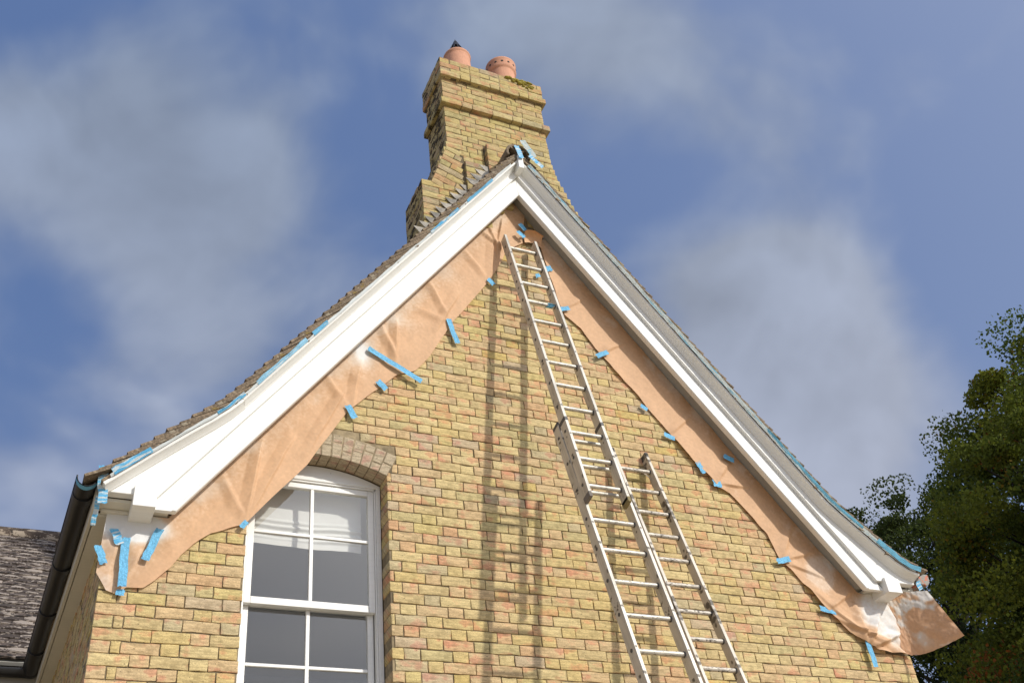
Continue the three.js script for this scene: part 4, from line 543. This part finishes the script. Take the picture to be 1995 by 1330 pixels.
// ---------------------------------------------------------------- trees
function tree(label, base, height, crown, seed, nClump, perClump, leaf, palette, spread) {
  const t = thing('broadleaf_tree', label, 'tree', base, undefined), r = rng(seed), [cx, cy, cz, rx, ry, rz] = crown, limbs = [], clumps = [];
  const gauss = () => (r() + r() + r() - 1.5) * 0.95;
  for (let i = 0; i < nClump; i++) { let a, b, c2, q; do { a = r() * 2 - 1; b = r() * 2 - 1; c2 = r() * 2 - 1; q = Math.hypot(a, b, c2); } while (q > 1 || q < 0.12); const push = Math.pow(q, -0.34); const lump = 0.80 + 0.42 * fbm3(a / q * 1.9 + seed, b / q * 1.9, c2 / q * 1.9, 3) ; const f = push * lump; clumps.push([cx + a * f * rx, cy + b * f * ry, cz + c2 * f * rz, 0.42 + r() * 0.62, r()]); }
  const tube = (pts, r0, r1) => { const cv = new THREE.CatmullRomCurve3(pts.map(p => new THREE.Vector3(...p))), n = 10, g = new THREE.TubeGeometry(cv, n, 1, 7); const p = g.attributes.position; for (let i = 0; i <= n; i++) { const c3 = cv.getPoint(i / n), rad = mix(r0, r1, i / n); for (let j = 0; j <= 7; j++) { const k = i * 8 + j; p.setXYZ(k, c3.x + (p.getX(k) - c3.x) * rad, c3.y + (p.getY(k) - c3.y) * rad, c3.z + (p.getZ(k) - c3.z) * rad); } } g.computeVertexNormals(); return g; };
  part('trunk', tube([[0, -0.2, 0], [0.1, height * 0.25, 0.05], [cx * 0.4, cy * 0.6, cz * 0.4], [cx, cy + ry * 0.5, cz]], 0.38, 0.06), M.bark, t);
  for (let i = 0; i < clumps.length; i += 3) { const q = clumps[i], h = clamp(q[1] - 1.5 - Math.hypot(q[0] - cx, q[2] - cz) * 0.55, height * 0.18, cy + ry * 0.4), f = h / (cy + ry * 0.5); limbs.push(tube([[cx * f, h, cz * f], [mix(cx * f, q[0], 0.5) + gauss() * 0.3, mix(h, q[1], 0.42), mix(cz * f, q[2], 0.5) + gauss() * 0.3], [q[0], q[1], q[2]]], 0.075, 0.012)); }
  part('limb', merge(limbs), M.bark, t);
  const lg = new THREE.BufferGeometry(); lg.setAttribute('position', new THREE.Float32BufferAttribute([0, 0, 0, 0.42, 0.5, 0.10, 0, 0.52, 0, -0.42, 0.5, 0.10, 0, 1, -0.12], 3)); lg.setAttribute('uv', new THREE.Float32BufferAttribute([0.5, 0, 1, 0.5, 0.5, 0.5, 0, 0.5, 0.5, 1], 2)); lg.setIndex([0, 1, 2, 0, 2, 3, 1, 4, 2, 2, 4, 3]); lg.computeVertexNormals();
  const n = nClump * perClump, im = new THREE.InstancedMesh(lg, new THREE.MeshPhysicalMaterial({ color: 0xffffff, roughness: 0.95, specularIntensity: 0.25, side: THREE.DoubleSide, transmission: 0.35, thickness: 0 }), n), m = new THREE.Matrix4(), e = new THREE.Euler(), col = new THREE.Color(); let k = 0;
  for (const q of clumps) { const tint = palette(q, r); for (let i = 0; i < perClump; i++) { const s = leaf * (0.65 + r() * 0.7); e.set(r() * 2.4 - 1.9, r() * 6.283, r() * 1.6 - 0.8); m.makeRotationFromEuler(e); m.scale(new THREE.Vector3(s, s, s)); let a, b, c3, l2; do { a = r() * 2 - 1; b = r() * 2 - 1; c3 = r() * 2 - 1; l2 = a * a + b * b + c3 * c3; } while (l2 > 1); const R2 = q[3] * spread * (0.75 + 0.5 * vn3(a * 2 + q[4] * 40, b * 2, c3 * 2)); m.setPosition(q[0] + a * R2, q[1] + b * R2 * 0.6, q[2] + c3 * R2); const v0 = 0; im.setMatrixAt(k, m); const v = 0.7 + r() * 0.6, o = tint[3] > r() ? tint[4] : tint; col.setRGB(o[0] * v, o[1] * v, o[2] * v); im.setColorAt(k, col); k++; } }
  im.name = 'crown'; im.castShadow = im.receiveShadow = true; im.userData.kind = 'stuff'; t.add(im); return t;
}
const green = (q, r) => { const w = r(); const base = [0.072 + w * 0.10, 0.108 + w * 0.075, 0.016]; return [...base, q[4] > 0.985 ? 0.45 : q[4] > 0.8 ? 0.14 : 0.015, q[4] > 0.985 ? [0.24, 0.08, 0.012] : [0.19, 0.125, 0.014]]; };
const dark = (q, r) => { const w = r(); return [0.044 + w * 0.02, 0.062 + w * 0.022, 0.015, 0.02, [0.06, 0.05, 0.012]]; };
tree('tall green tree turning yellow and orange at its tips, beyond the right eaves', [17.4, 0, -5.0], 13, [0, 6.9, 0, 5.5, 7.5, 5.2], 5, 1150, 600, 0.072, green, 0.80);
tree('dark green tree showing just over the right-hand roof slope', [20.2, 0, -14.0], 14, [0, 8.7, 0, 5.6, 7.0, 4.8], 9, 520, 400, 0.085, dark, 0.82);
// ---------------------------------------------------------------- ground
{ const g = new THREE.PlaneGeometry(600, 600).rotateX(-Math.PI / 2); const uv = g.attributes.uv; for (let i = 0; i < uv.count; i++) uv.setXY(i, uv.getX(i) * 400, uv.getY(i) * 400); const o = part('ground', g, M.gravel, scene, 'structure'); meta(o, 'pale gravel ground around the house', 'ground'); }

renderer.render(scene, camera);
